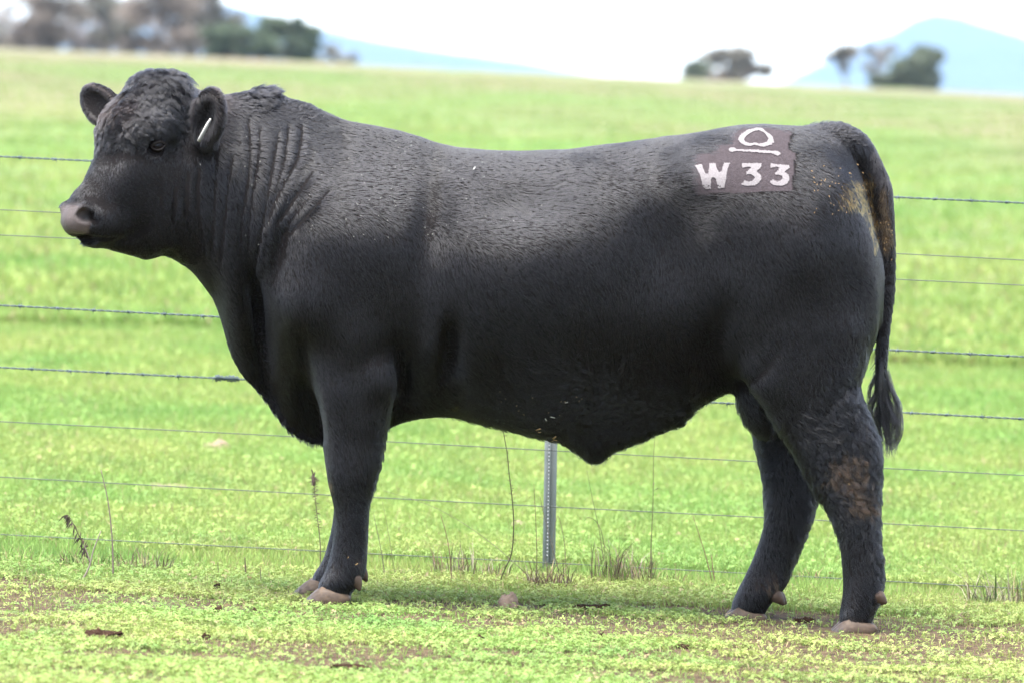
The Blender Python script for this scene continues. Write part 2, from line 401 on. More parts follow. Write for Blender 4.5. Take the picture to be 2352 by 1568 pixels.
# elbow, hock point, sheath, scrotum, brisket folds
ell(P(872, 870, -0.24), (0.05, 0.06, 0.06), k=0.05)
cone(P(1225, 940, 0), P(1350, 984, 0), 0.055, 0.028, 0.05)
cone(P(1358, 996, 0), P(1370, 1034, 0), 0.023, 0.012, 0.012)
cone(P(1365, 1010, 0), P(1540, 945, 0), 0.05, 0.03, 0.08)
ell(P(1745, 915, -0.03), (0.07, 0.078, 0.12), np.array([[0.97, 0, 0.22], [0, 1, 0], [-0.22, 0, 0.97]]), k=0.03)
# tail
TAIL = [(1875, 326, 0.0, .045), (1928, 326, 0.0, .041), (1972, 350, 0.0, .038), (2000, 392, 0.0, .035), (2022, 445, 0.0, .033), (2030, 510, 0.0, .029), (2036, 580, 0.0, .025),
        (2037, 660, 0.0, .021), (2032, 730, 0.0, .018), (2026, 800, 0.0, .015), (2024, 860, 0, .013), (2028, 920, 0, .010)]
tp = curve_pts([list(P(a, b, 0.0 + c)) for a, b, c, d in TAIL], 34); tr_ = np.interp(np.linspace(0, 11, 34), np.arange(12), [t[3] for t in TAIL])
for i in range(33): cone(tp[i], tp[i + 1], tr_[i], tr_[i + 1], 0.012 if i > 5 else 0.03)

# head in its own frame: p forward, n towards the near side, q downwards (cm)
PSI = math.radians(36)
HF = np.array([-math.cos(PSI), -math.sin(PSI), 0]); HN = np.array([math.sin(PSI), -math.cos(PSI), 0]); HQ = np.array([0, 0, -1.0])
H0 = P(390, 170, -0.17)
HR = np.stack([HF, HN, HQ])
def H(p, n, q): return H0 + (HF * p + HN * n + HQ * q) / 100
def hell(c, r, k=0.03, op=put, tilt=0.0):
    R = HR
    if tilt:
        ct, st = math.cos(tilt), math.sin(tilt)
        R = np.stack([ct * HF + st * HQ, HN, -st * HF + ct * HQ])
    ell(H(*c), np.array(r) / 100, R, k, op)
def hcone(a, b, ra, rb, k=0.03, sy=1.0): cone(H(*a), H(*b), ra / 100, rb / 100, k, put, sy, HN)
hell((4, 0, 11.0), (11.5, 11, 10.8), 0.03)
hell((10.8, 0, 17.8), (11.9, 13.2, 11.2), 0.04)
hell((3, 0, 4.8), (7, 7, 4.9), 0.04)
hcone((14, 0, 24), (25.5, 0, 37.5), 9.0, 5.8, 0.05, 1.0)
hcone((6, 0, 28), (24, 0, 43), 10.5, 6.5, 0.05, 0.95)
hell((28.6, 0, 42.7), (7.9, 7.6, 6.1), 0.03, tilt=0.25)
hell((27, 0, 39), (6.5, 5.5, 6), 0.03)
hcone((25.5, 0, 48.3), (9, 0, 47.3), 2.6, 7.6, 0.03, 1.05)
hell((26.0, 0, 48.2), (5, 5, 2.8), 0.02)
for s in (-1, 1):
    hell((11.5, s * 8.6, 17.0), (7.0, 4.2, 4.4), 0.035, tilt=0.35)      # brow
    hell((14, s * 7.6, 27.5), (8.5, 4.0, 6.0), 0.04, tilt=0.6)          # cheek bone
    hell((5.5, s * 7.0, 37), (10.5, 5.5, 13.5), 0.05); hell((17, s * 6.4, 35), (8, 3.8, 7.5), 0.05)                   # jaw muscle
    hell((31.6, s * 5.2, 41.0), (3.6, 3.0, 3.5), 0.02)                  # nostril wing
    hell((24, s * 5.6, 44.0), (8.0, 3.2, 4.6), 0.03, tilt=0.1)         # lip side
hell((-4, 0, 40), (13, 10, 14), 0.06)                                   # throat
hell((-7, 0, 22), (12, 12, 17), 0.06)                                   # back of skull into neck
for s in (-1, 1):
    hell((12.6, s * 13.2, 21.2), (3.3, 3.2, 2.5), 0.012, cut, tilt=0.2)   # eye socket
    hell((34.0, s * 7.1, 41.6), (2.7, 3.0, 2.0), 0.008, cut, tilt=0.55)   # nostril
    hell((32.2, s * 8.4, 42.4), (1.9, 2.0, 0.9), 0.010, cut, tilt=-0.5)
hell((33.5, 0, 48.9), (5.2, 10, 0.7), 0.008, cut, tilt=-0.02)           # mouth
# ears: flattened shell, hollowed on the opening side
def ear(base, tip, nrm, wid, thk):
    ax = tip - base; L = np.linalg.norm(ax); ax = ax / L
    nrm = nrm - ax * (nrm @ ax); nrm /= np.linalg.norm(nrm); wd = np.cross(ax, nrm)
    R = np.stack([ax, wd, nrm]); c = (base + tip) / 2
    ell(c, (L / 2, wid, thk), R, 0.014)
    ell(c + nrm * thk * 1.02 - ax * 0.004, (L / 2 * 0.84, wid * 0.74, thk * 1.1), R, 0.012, cut)
    cone(base + ax * 0.01 - nrm * 0.02, base + ax * 0.04 - nrm * 0.02, 0.03, 0.022, 0.03)
EARN = (P(464, 332, -0.30), P(494, 206, -0.37)); EARF = (P(280, 284, -0.06), P(189, 204, 0.06))
ear(*EARN, np.array([-0.62, -0.78, 0.0]), 0.061, 0.028)
ear(*EARF, np.array([-0.25, -0.95, -0.1]), 0.058, 0.025)

def surface_nets(F, h, org):
    neg = F < 0
    s = neg[:-1, :-1, :-1].astype(np.int8)
    cnt = np.zeros(tuple(n - 1 for n in F.shape), np.int8)
    for i in (0, 1):
        for j in (0, 1):
            for k in (0, 1):
                cnt += neg[i:F.shape[0] - 1 + i, j:F.shape[1] - 1 + j, k:F.shape[2] - 1 + k]
    act = np.argwhere((cnt > 0) & (cnt < 8))
    vid = np.full(cnt.shape, -1, np.int32); vid[tuple(act.T)] = np.arange(len(act))
    acc = np.zeros((len(act), 3)); num = np.zeros(len(act))
    for ax in range(3):
        o1, o2 = [a for a in range(3) if a != ax]
        for b in (0, 1):
            for c in (0, 1):
                p0 = act.copy(); p0[:, o1] += b; p0[:, o2] += c
                p1 = p0.copy(); p1[:, ax] += 1
                f0 = F[tuple(p0.T)]; f1 = F[tuple(p1.T)]
                m = (f0 < 0) != (f1 < 0)
                t = np.where(m, f0 / np.where(m, f0 - f1, 1), 0)
                pos = p0 - act + 0.0; pos[:, ax] += t
                acc += pos * m[:, None]; num += m
    V = org + (act + acc / num[:, None]) * h
    quads = []
    for ax in range(3):
        o1, o2 = [(1, 2), (2, 0), (0, 1)][ax]
        sa = [slice(None)] * 3; sb = [slice(None)] * 3; sa[ax] = slice(0, -1); sb[ax] = slice(1, None)
        for a in (o1, o2): sa[a] = slice(1, -1); sb[a] = slice(1, -1)
        A = neg[tuple(sa)]; B = neg[tuple(sb)]
        e = np.argwhere(A != B); flip = A[tuple(e.T)]
        p = e.copy(); p[:, o1] += 1; p[:, o2] += 1
        ids = []
        for d1, d2 in ((-1, -1), (0, -1), (0, 0), (-1, 0)):
            c = p.copy(); c[:, o1] += d1; c[:, o2] += d2; ids.append(vid[tuple(c.T)])
        q = np.stack(ids, -1); q[~flip] = q[~flip][:, ::-1]
        quads.append(q)
    return V, np.vstack(quads)
BV, BQ = surface_nets(FLD, GH, GMIN)
# keep only the largest connected piece out of caution, then relax
BE = np.unique(np.sort(np.vstack([BQ[:, [0, 1]], BQ[:, [1, 2]], BQ[:, [2, 3]], BQ[:, [3, 0]]]), axis=1), axis=0)
def lap(V, lam, w=None):
    s = np.zeros_like(V); c = np.zeros(len(V))
    for k in range(3):
        s[:, k] = np.bincount(BE[:, 0], V[BE[:, 1], k], len(V)) + np.bincount(BE[:, 1], V[BE[:, 0], k], len(V))
    c = np.bincount(BE.ravel(), minlength=len(V))
    d = s / c[:, None] - V
    return V + lam * (d if w is None else d * w[:, None])
for _ in range(4): BV = lap(BV, 0.55); BV = lap(BV, -0.57)
def vnormals(V):
    n = np.cross(V[BQ[:, 2]] - V[BQ[:, 0]], V[BQ[:, 3]] - V[BQ[:, 1]])
    a = np.linalg.norm(n, axis=1); N = np.zeros_like(V)
    for j in range(4):
        for k in range(3): N[:, k] += np.bincount(BQ[:, j], n[:, k], len(V))
    return N / (np.linalg.norm(N, axis=1)[:, None] + 1e-12)
BN = vnormals(BV)
def headc(V):
    d = (V - H0) * 100
    return d @ HF, d @ HN, d @ HQ
# skin folds and small forms, pushed along the normal
BU, BVV = proj(BV[:, 0], BV[:, 1], BV[:, 2])
disp = np.zeros(len(BV))
def zc(pts): return [((500 + a / 2.614) / 1.0412, (130 + b / 2.614) / 1.0412) for a, b in pts]
FOLDS = [zc([(40, 560), (30, 800), (20, 1000), (10, 1250)]), zc([(135, 620), (100, 900), (75, 1150), (60, 1350)]), zc([(230, 380), (240, 700), (205, 980), (180, 1250)]),
         zc([(300, 440), (290, 680), (255, 900), (235, 1200)]), zc([(420, 470), (385, 700), (335, 1000), (285, 1300), (265, 1450)]),
         zc([(570, 420), (540, 640), (440, 830), (360, 1050), (330, 1300)]), zc([(480, 430), (455, 650), (395, 860), (330, 1100)]), zc([(640, 720), (520, 900), (400, 1080)]), zc([(740, 840), (620, 980), (500, 1120)]),
         [(430, 380), (425, 450), (430, 520), (445, 560)], [(400, 430), (398, 500), (410, 560)], [(455, 360), (452, 470), (470, 600)]]
near = (BN[:, 1] < 0.25)
def seg_dist(U, V, poly):
    best = np.full(len(U), 1e9); par = np.zeros(len(U))
    pl = curve_pts([(a, b) for a, b in poly], 14)
    for i in range(len(pl) - 1):
        a = pl[i]; d = pl[i + 1] - a; L = d @ d
        t = np.clip(((U - a[0]) * d[0] + (V - a[1]) * d[1]) / L, 0, 1)
        e = np.hypot(U - a[0] - t * d[0], V - a[1] - t * d[1])
        m = e < best; best[m] = e[m]; par[m] = (i + t[m]) / (len(pl) - 1)
    return best, par
for i, f in enumerate(FOLDS):
    d, t = seg_dist(BU, BVV, f)
    amp = np.sin(np.clip(t, 0, 1) * np.pi) ** 0.5
    disp += (-0.0075 * np.exp(-(d / 4) ** 2) + 0.0014 * np.exp(-((d - 13) / 8) ** 2)) * amp * (0.35 + 1.1 * fbm(BU / 40.0, BVV / 50.0, 40 + i, 2)) * (BN[:, 1] < 0.6)
for poly, dep, wd in (([(160, 538), (185, 545), (215, 549), (252, 551), (268, 546)], -0.014, 2.6), ([(585, 640), (592, 700), (598, 790), (612, 880), (645, 955)], -0.034, 6), ([(545, 640), (560, 760), (590, 860), (625, 940)], -0.010, 7), ([(905, 780), (925, 850), (930, 930)], -0.026, 9),
                      ([(1035, 750), (1030, 830), (1010, 890)], -0.030, 11), ([(1690, 890), (1740, 860), (1790, 800)], -0.010, 10),
                      ([(1985, 870), (1930, 900), (1890, 950)], -0.010, 9), ([(690, 770), (703, 850), (724, 930), (738, 1000)], -0.026, 8), ([(640, 700), (650, 790), (668, 880)], -0.012, 8), ([(1905, 340), (1950, 380), (1985, 450), (2008, 540)], -0.012, 9),
                      ([(770, 1290), (800, 1320), (838, 1318)], -0.004, 6), ([(735, 1345), (775, 1350), (812, 1352)], -0.004, 5)):
    d, t = seg_dist(BU, BVV, poly); disp += 0.65 * dep * np.exp(-(d / (wd * 1.7)) ** 2) * np.sin(np.clip(t * 0.9 + 0.05, 0, 1) * np.pi) ** 0.6 * (BN[:, 1] < 0.4)
hp, hn, hq = headc(BV)
disp += 0.006 * (fbm(BV[:, 0] * 9 + 50, BV[:, 2] * 7 + BV[:, 1] * 5 + 50, 3, 3) - 0.5)
BV = BV + BN * disp[:, None]
for _ in range(1): BV = lap(BV, 0.4)
BN = vnormals(BV); BU, BVV = proj(BV[:, 0], BV[:, 1], BV[:, 2]); hp, hn, hq = headc(BV)

# ---- masks used for both skin and hair
def inpoly(U, V, poly):
    r = np.zeros(len(U), bool); n = len(poly)
    for i in range(n):
        x1, y1 = poly[i]; x2, y2 = poly[(i + 1) % n]
        if y1 == y2: continue
        c = ((y1 > V) != (y2 > V)) & (U < (x2 - x1) * (V - y1) / (y2 - y1) + x1)
        r ^= c
    return r
def bz(pts): return [((1630 + a / 7.84) / 1.0412, (280 + b / 7.84) / 1.0412) for a, b in pts]   # read off an enlarged view
PATCH = bz([(190, 700), (580, 655), (640, 500), (840, 520), (960, 270), (1080, 200), (1450, 170), (1800, 225), (2060, 270), (1990, 590), (2130, 680), (2080, 1180), (2070, 1390), (1600, 1400), (800, 1430), (230, 1475), (215, 1150)])
def nose_mask(p, n, q):
    """bare muzzle pad: 0..1"""
    front = p - (30.6 + 0.02 * n ** 2)
    return np.clip(front / 1.2, 0, 1) * np.clip((q - 37.6 - 0.02 * n ** 2) / 1.2, 0, 1) * np.clip((47.6 - q) / 0.6, 0, 1)
PINK = np.array([0.074, 0.054, 0.051]); BLK = np.array([0.005, 0.0048, 0.0055])
def dirt_masks(u, v, y, z, ny):
    nearm = (y < 0.04)
    n1 = fbm(u / 9.0, v / 16.0, 21, 4)
    dung = gau(u, v, 1965, 440, 34, 52, 0.9) + gau(u, v, 1993, 480, 18, 55, -0.35) + 0.6 * gau(u, v, 2008, 545, 9, 50, -0.1)
    fine = np.clip((fbm(u / 2.2, v / 6.0, 91, 2) - 0.34) * 4, 0, 1)
    dung = np.clip((dung * 1.7 + n1 * 1.1 - 1.12) * 3.0, 0, 1) * nearm * fine
    taild = np.clip((gau(u, v, 2032, 480, 22, 90) + gau(u, v, 2038, 550, 14, 35) * 1.1 + n1 - 1.0) * 2.5, 0, 1)
    hock = np.clip((gau(u, v, 1945, 1080, 68, 70, 0.5) * 1.3 + gau(u, v, 1985, 1160, 50, 45) + n1 * 0.9 - 1.05) * 2.5, 0, 1) * nearm
    hock = hock * 0.78
    fet = np.clip((gau(u, v, 1770, 1345, 45, 40) + gau(u, v, 1960, 1425, 60, 18) * .8 + gau(u, v, 822, 1290, 30, 22) * .9 + gau(u, v, 760, 1300, 20, 60) * .6 + gau(u, v, 756, 1110, 14, 45) * .8 + n1 - 1.15) * 2.2, 0, 1)
    belly = np.clip((gau(u, v, 1045, 935, 30, 22) + n1 - 1.2) * 2.2, 0, 1) * nearm
    return dung, taild, hock, fet, belly
bc = np.tile(BLK, (len(BV), 1))
inp = inpoly(BU, BVV, PATCH) & (BV[:, 1] < 0.05)
bc[inp] = np.array([0.052, 0.043, 0.048]) * (0.75 + 0.5 * fbm(BU[inp] / 5, BVV[inp] / 5, 4, 3))[:, None]
nm = nose_mask(hp, hn, hq)
sp_ = np.clip((hq - 45) / 4, 0, 1)[:, None]
padc = PINK * (1 - 0.45 * sp_) + np.array([0.05, 0.05, 0.028]) * 0.45 * sp_
bc = bc * (1 - nm[:, None]) + padc * nm[:, None]
nost = np.clip(1.7 * np.exp(-((hp - 33.2) / 2.5) ** 2 - ((np.abs(hn) - 6.6) / 2.1) ** 2 - ((hq - 41.8) / 1.7) ** 2), 0, 1)
bc = bc * (1 - np.clip(nost * 1.3, 0, 0.96)[:, None])
dn, td, hk, ft, bl = dirt_masks(BU, BVV, BV[:, 1], BV[:, 2], BN[:, 1])
for m, c in ((dn * 0.6, (0.08, 0.05, 0.018)), (td * 0.5, (0.07, 0.045, 0.02)), (hk * 0.3, (0.05, 0.03, 0.02)), (ft * 0.5, (0.08, 0.05, 0.03)), (bl * 0.3, (0.07, 0.055, 0.02))):
    bc = bc * (1 - m[:, None]) + np.array(c) * m[:, None]
ROOT = np.array([0.2, 0.0, 0.0])
bull = empty('black_bull', ROOT)
tag(bull, 'big glossy black bull standing side-on with its head turned to the camera', 'bull')
hide = mat_new('hide', attr=True, rough=0.6, spec=0.3, bump=(330, 0.8, 0.006), noise=(210, 0.45, (0.02, 0.016, 0.015)))
_n = hide.node_tree; _b = _n.nodes['Principled BSDF']; _a = [k for k in _n.nodes if k.type == 'ATTRIBUTE'][0]
for _s, _lo, _hi in (('Roughness', 0.75, 0.42), ('Specular IOR Level', 0.04, 0.35)):
    _r = _n.nodes.new('ShaderNodeMapRange'); _r.inputs['To Min'].default_value = _lo; _r.inputs['To Max'].default_value = _hi
    _n.links.new(_a.outputs['Alpha'], _r.inputs[0]); _n.links.new(_r.outputs[0], _b.inputs[_s])
bc = np.hstack([bc * (1 + (0.5 * (fbm(hp * 2.2 + 50, hq * 2.2 + hn * 2 + 50, 8, 2) - 0.5) * nm)[:, None]), nm[:, None]])
body = np_mesh('body', BV, BQ, mat=hide, parent=bull, col=bc, offset=ROOT)

# ---- parts of the bull that are not hide
def eye_parts(s):
    c = H(11.2, s * 10.55, 21.3)
    n = HN * s * 0.93 + HF * 0.36; n /= np.linalg.norm(n)
    up = np.array([0, 0, 1.0]); sd = np.cross(up, n); sd /= np.linalg.norm(sd); up = np.cross(n, sd)
    b = Bag(); R_ = 0.0255; k = 20; m = 28; vs = []
    for i in range(k + 1):
        for j in range(m):
            a = math.pi * i / k; t = 2 * math.pi * j / m
            bulge = 1.0 + (0.08 * max(0, math.cos(a) - 0.75) / 0.25)
            vs.append(c + R_ * bulge * (math.cos(a) * n + math.sin(a) * (math.cos(t) * sd + math.sin(t) * up)))
    vs = np.array(vs)
    q = [(i * m + j, i * m + (j + 1) % m, (i + 1) * m + (j + 1) % m, (i + 1) * m + j) for i in range(k) for j in range(m)]
    ang = np.arccos(np.clip(((vs - c) / np.linalg.norm(vs - c, axis=1)[:, None]) @ n, -1, 1))
    side = np.abs((vs - c) @ sd) / R_; upc = np.abs((vs - c) @ up) / R_
    r = np.hypot(side * 0.75, upc * 1.15)
    colr = np.where((r < 0.26)[:, None], [[0.004, 0.004, 0.006]], np.where((r < 0.62)[:, None], [[0.006, 0.004, 0.004]], [[0.010, 0.008, 0.008]]))
    b.add(vs, q, c=None)
    eb = np_mesh('eyeball', vs, np.array(q), mat=EYE, parent=bull, col=colr, offset=ROOT)
    # lids: two thick arcs over the ball meeting at the corners
    for nm_, sg, op_, thick in (('eyelid', 1, 0.42, 0.0060), ('eyelid', -1, 0.46, 0.0030)):
        pts = []; rr = []
        for t in np.linspace(-1, 1, 17):
            x = t * 0.98; y = sg * op_ * (1 - abs(t) ** 2.2) - 0.12 * t * (1 if s > 0 else -1) * -1
            d = n * math.sqrt(max(0.05, 1.0 - min(0.95, x * x * 0.62 + y * y))) + sd * x * 0.80 + up * y
            d /= np.linalg.norm(d); pts.append(c + d * (R_ + 0.0020)); rr.append(thick * (1 - 0.45 * abs(t)))
        v, q2, t2 = tube(pts, rr, 8)
        np_mesh(nm_, v, q2, t2, mat=LID, parent=bull, offset=ROOT)
EYE = mat_new('eye', attr=True, rough=0.14, spec=0.10)
LID = mat_new('eyelid', (0.018, 0.015, 0.015), 0.6, 0.15)
HORN = mat_new('hoof_horn', attr=True, rough=0.6, spec=0.35, noise=(60, 0.7, (0.035, 0.022, 0.015)), bump=(120, 0.4, 0.003))
eye_parts(1); eye_parts(-1)

def hoof(u_toe, v_ground, Y, L=0.140, hh=1.0, yaw=0.0):
    """two claws, toe to the left; origin at the ground point under the toe"""
    o = P(u_toe, v_ground, Y)
    for s in (-1, 1):
        xs = np.array([0.0, .010, .028, .048, .075, .105, .130, L]); tp_ = np.array([.008, .026, .046, .062, .058, .050, .042, .034]) * hh
        wd = np.array([.007, .016, .024, .029, .032, .031, .028, .020]); inn = np.array([.004, .006, .008, .006, .003, .002, .002, .004])
        V = []; n = 14
        for x, t, w, g in zip(xs, tp_, wd, inn):
            for j in range(n):
                a = 2 * math.pi * j / n
                yy = math.cos(a); zz = math.sin(a)
                y = s * (g + w + w * np.sign(yy) * abs(yy) ** 0.7); z = t * 0.5 + t * 0.5 * np.sign(zz) * abs(zz) ** (0.75 if zz > 0 else 0.35)
                V.append((x + (0.012 if zz > 0.2 else 0) * (t / 0.05), y, z - 0.004))
        V = np.array(V); k = len(xs)
        q = [(i * n + j, i * n + (j + 1) % n, (i + 1) * n + (j + 1) % n, (i + 1) * n + j) for i in range(k - 1) for j in range(n)]
        V = np.vstack([V, V[:n].mean(0), V[-n:].mean(0)]); t3 = [(k * n, (j + 1) % n, j) for j in range(n)] + [(k * n + 1, (k - 1) * n + j, (k - 1) * n + (j + 1) % n) for j in range(n)]
        tt = np.clip((0.055 - V[:, 0]) / 0.03, 0, 1)[:, None]
        cc = (np.array([0.088, 0.056, 0.034]) * (1 - tt) + np.array([0.06, 0.056, 0.06]) * tt) * (0.55 + 0.9 * fbm(V[:, 2] * 260 + V[:, 0] * 60 + 30, V[:, 1] * 60 + 30, 3, 3))[:, None]
        ca, sa = math.cos(yaw), math.sin(yaw)
        W_ = np.stack([V[:, 0] * ca - V[:, 1] * sa, V[:, 0] * sa + V[:, 1] * ca, V[:, 2]], -1) + o
        np_mesh('hoof', W_, np.array(q), np.array(t3), mat=HORN, parent=bull, col=cc, offset=ROOT)
hoof(690, 1394, YN, yaw=0.0, hh=1.12); hoof(666, 1371, YF, yaw=-0.05); hoof(1646, 1438, 0.10, yaw=0.02, hh=1.1); hoof(1898, 1462, YN, hh=1.05)
def dewclaw(u, v, Y, dx, dz, s=1.0):
    a = P(u, v, Y); d = np.array([dx, 0, dz]); d /= np.linalg.norm(d)
    tt = np.linspace(0, 1, 7); r = np.array([.019, .0205, .0195, .017, .0135, .009, .004]) * s
    v_, q, t = tube([a + d * x * 0.040 * s + np.array([0, 0, -0.008 * x * x]) for x in tt], r, 12)
    np_mesh('dewclaw', v_, q, t, mat=HORN, parent=bull, col=np.tile([0.07, 0.043, 0.03], (len(v_), 1)), offset=ROOT)
dewclaw(812, 1322, YN - 0.035, 0.55, -1.0); dewclaw(826, 1306, YN + 0.05, 0.75, -1.0, 0.9)
dewclaw(1776, 1362, 0.065, 0.75, -0.6, 1.05); dewclaw(1784, 1364, 0.14, 0.8, -0.6, 0.9)
dewclaw(2008, 1362, YN - 0.035, 1, -0.6, 1.05); dewclaw(2006, 1366, YN + 0.045, 1, -0.7, 0.9)
dewclaw(792, 1290, YF + 0.02, 0.6, -1.0, 0.9)

# plastic ear tag hanging edge-on from the near ear
TAGM = mat_new('tag_plastic', (0.26, 0.255, 0.24), 0.4, 0.4)
def ear_tag():
    a = P(484, 273, -0.405); b = P(456, 326, -0.405)
    d = (b - a); L = np.linalg.norm(d); d /= L
    side = np.array([0.0, -1, 0]) ; side -= d * (side @ d); side /= np.linalg.norm(side); th = np.cross(d, side)
    side = side * 0.985 + th * 0.12; side /= np.linalg.norm(side); th = np.cross(d, side)
    prof = [(0, .006), (.008, .008), (.014, .018), (.055, .020), (.062, .018)]
    prof = [(x * L / .062, w) for x, w in prof]
    V = []
    for x, w in prof:
        for sy, sz in ((-1, -1), (1, -1), (1, 1), (-1, 1)): V.append(a + d * x + side * w * sy + th * 0.0021 * sz)
    k = len(prof); q = [(i * 4 + j, i * 4 + (j + 1) % 4, (i + 1) * 4 + (j + 1) % 4, (i + 1) * 4 + j) for i in range(k - 1) for j in range(4)] + [(3, 2, 1, 0), (k * 4 - 4, k * 4 - 3, k * 4 - 2, k * 4 - 1)]
    t = np_mesh('ear_tag', V, q, mat=TAGM, parent=bull, smooth=False, offset=ROOT)
    v_, q2, t2 = tube([a - side * 0.006 + d * 0.012, a + side * 0.004 + d * 0.012], 0.0045, 10)
    np_mesh('tag_stud', v_, q2, t2, mat=mat_new('stud_plastic', (0.16, 0.16, 0.16), 0.4), parent=t, offset=ROOT)
ear_tag()

# freeze brand: white hair standing on the clipped patch
def ring(o, i): return [o, i]
BR = dict(
  W=[bz([(250, 915), (380, 900), (415, 1010), (460, 1085), (500, 1070), (530, 880), (632, 875), (660, 980), (715, 1058), (760, 1010), (795, 875), (912, 872), (868, 960), (840, 1090), (800, 1335), (685, 1335), (640, 1165), (590, 1135), (552, 1160), (545, 1350), (430, 1355), (395, 1285), (345, 1090), (300, 1010)])],
  B=[bz([(1130, 880), (1502, 875), (1500, 940), (1400, 1030), (1470, 1085), (1495, 1130), (1485, 1200), (1390, 1290), (1200, 1300), (1115, 1275), (1190, 1200), (1250, 1220), (1330, 1200), (1375, 1150), (1350, 1110), (1300, 1085), (1215, 1090), (1210, 1055), (1300, 950), (1240, 940), (1140, 965)])],
  C=[bz([(1668, 880), (1800, 900), (2022, 915), (2020, 965), (1925, 1035), (1990, 1080), (2020, 1140), (2015, 1210), (1950, 1280), (1850, 1300), (1720, 1285), (1650, 1230), (1710, 1180), (1770, 1215), (1850, 1205), (1900, 1160), (1880, 1110), (1820, 1090), (1755, 1088), (1750, 1060), (1850, 965), (1790, 945), (1670, 960)])],
  D=[bz([(880, 600), (930, 580), (1000, 590), (1040, 622), (1300, 622), (1560, 638), (1720, 650), (1800, 645), (1850, 685), (1840, 720), (1800, 740), (1740, 715), (1690, 695), (1300, 668), (1020, 650), (970, 662), (900, 655)])],
  E=[bz([(1450, 212), (1520, 235), (1580, 290), (1650, 330), (1720, 400), (1735, 460), (1690, 530), (1590, 560), (1500, 568), (1375, 540), (1300, 552), (1200, 545), (1120, 510), (1062, 440), (1070, 390), (1150, 310), (1260, 250), (1390, 218)]),
     bz([(1450, 262), (1390, 268), (1290, 310), (1210, 370), (1170, 430), (1190, 475), (1260, 500), (1330, 500), (1380, 488), (1450, 512), (1530, 500), (1600, 478), (1630, 420), (1600, 370), (1540, 300)])])
SKU = BU; SKV = BVV
from mathutils.bvhtree import BVHTree
bvh = BVHTree.FromPolygons([tuple(v) for v in BV], [tuple(q) for q in BQ], all_triangles=False)
CAMP = Vector((0, CAM_Y, CAM_Z))
def on_skin(u, v):
    d = Vector(P(u, v, -0.3)) - CAMP; d.normalize()
    h, n, i, l = bvh.ray_cast(CAMP, d)
    return (np.array(h), np.array(n)) if h is not None else (None, None)
BRM = mat_new('white_brand_hair', (0.165, 0.152, 0.157), 0.85, 0.1, noise=(300, 0.6, (0.08, 0.069, 0.073)))
brand_pts = []
for key in 'WBCDE':
    polys = BR[key]; o = np.array(polys[0]); st = 1.3
    us = np.arange(o[:, 0].min() - 2, o[:, 0].max() + 2, st); vs = np.arange(o[:, 1].min() - 2, o[:, 1].max() + 2, st)
    ids = {}; V = []; q = []
    def vid_(i, j):
        if (i, j) not in ids:
            h, n = on_skin(us[i], vs[j])
            if h is None: return -1
            ids[(i, j)] = len(V); V.append(h + (n if n[1] < 0 else -n) * 0.0022)
        return ids[(i, j)]
    cu, cv = np.meshgrid((us[:-1] + us[1:]) / 2, (vs[:-1] + vs[1:]) / 2, indexing='ij')
    jit = (fbm(cu.ravel() / 1.7, cv.ravel() / 1.7, 77, 2) - 0.5) * 3.4
    inside = inpoly(cu.ravel() + jit, cv.ravel() + jit, polys[0])
    if len(polys) > 1: inside &= ~inpoly(cu.ravel(), cv.ravel(), polys[1])
    if key == 'W':      # the feet of the W are patchy
        low = np.clip((cv.ravel() - 422) / 12, 0, 1); inside &= ~((vnoise(cu.ravel() / 2.2, cv.ravel() / 2.2, 5) > 0.72) & (low > 0.2))
    inside = inside.reshape(cu.shape)
    for i, j in np.argwhere(inside):
        f = [vid_(i, j), vid_(i + 1, j), vid_(i + 1, j + 1), vid_(i, j + 1)]
        if min(f) >= 0: q.append(f); brand_pts.append((cu[i, j], cv[i, j]))
    bo = np_mesh('brand_mark', V, np.array(q)[:, ::-1], mat=BRM, parent=bull, offset=ROOT)
    bo['label'] = {'W': 'white freeze-branded letter W', 'B': 'white freeze-branded figure 3 beside the W', 'C': 'white freeze-branded figure 3 nearest the tail', 'D': 'white branded bar with knobbed ends', 'E': 'white branded rounded ring above the bar'}[key]

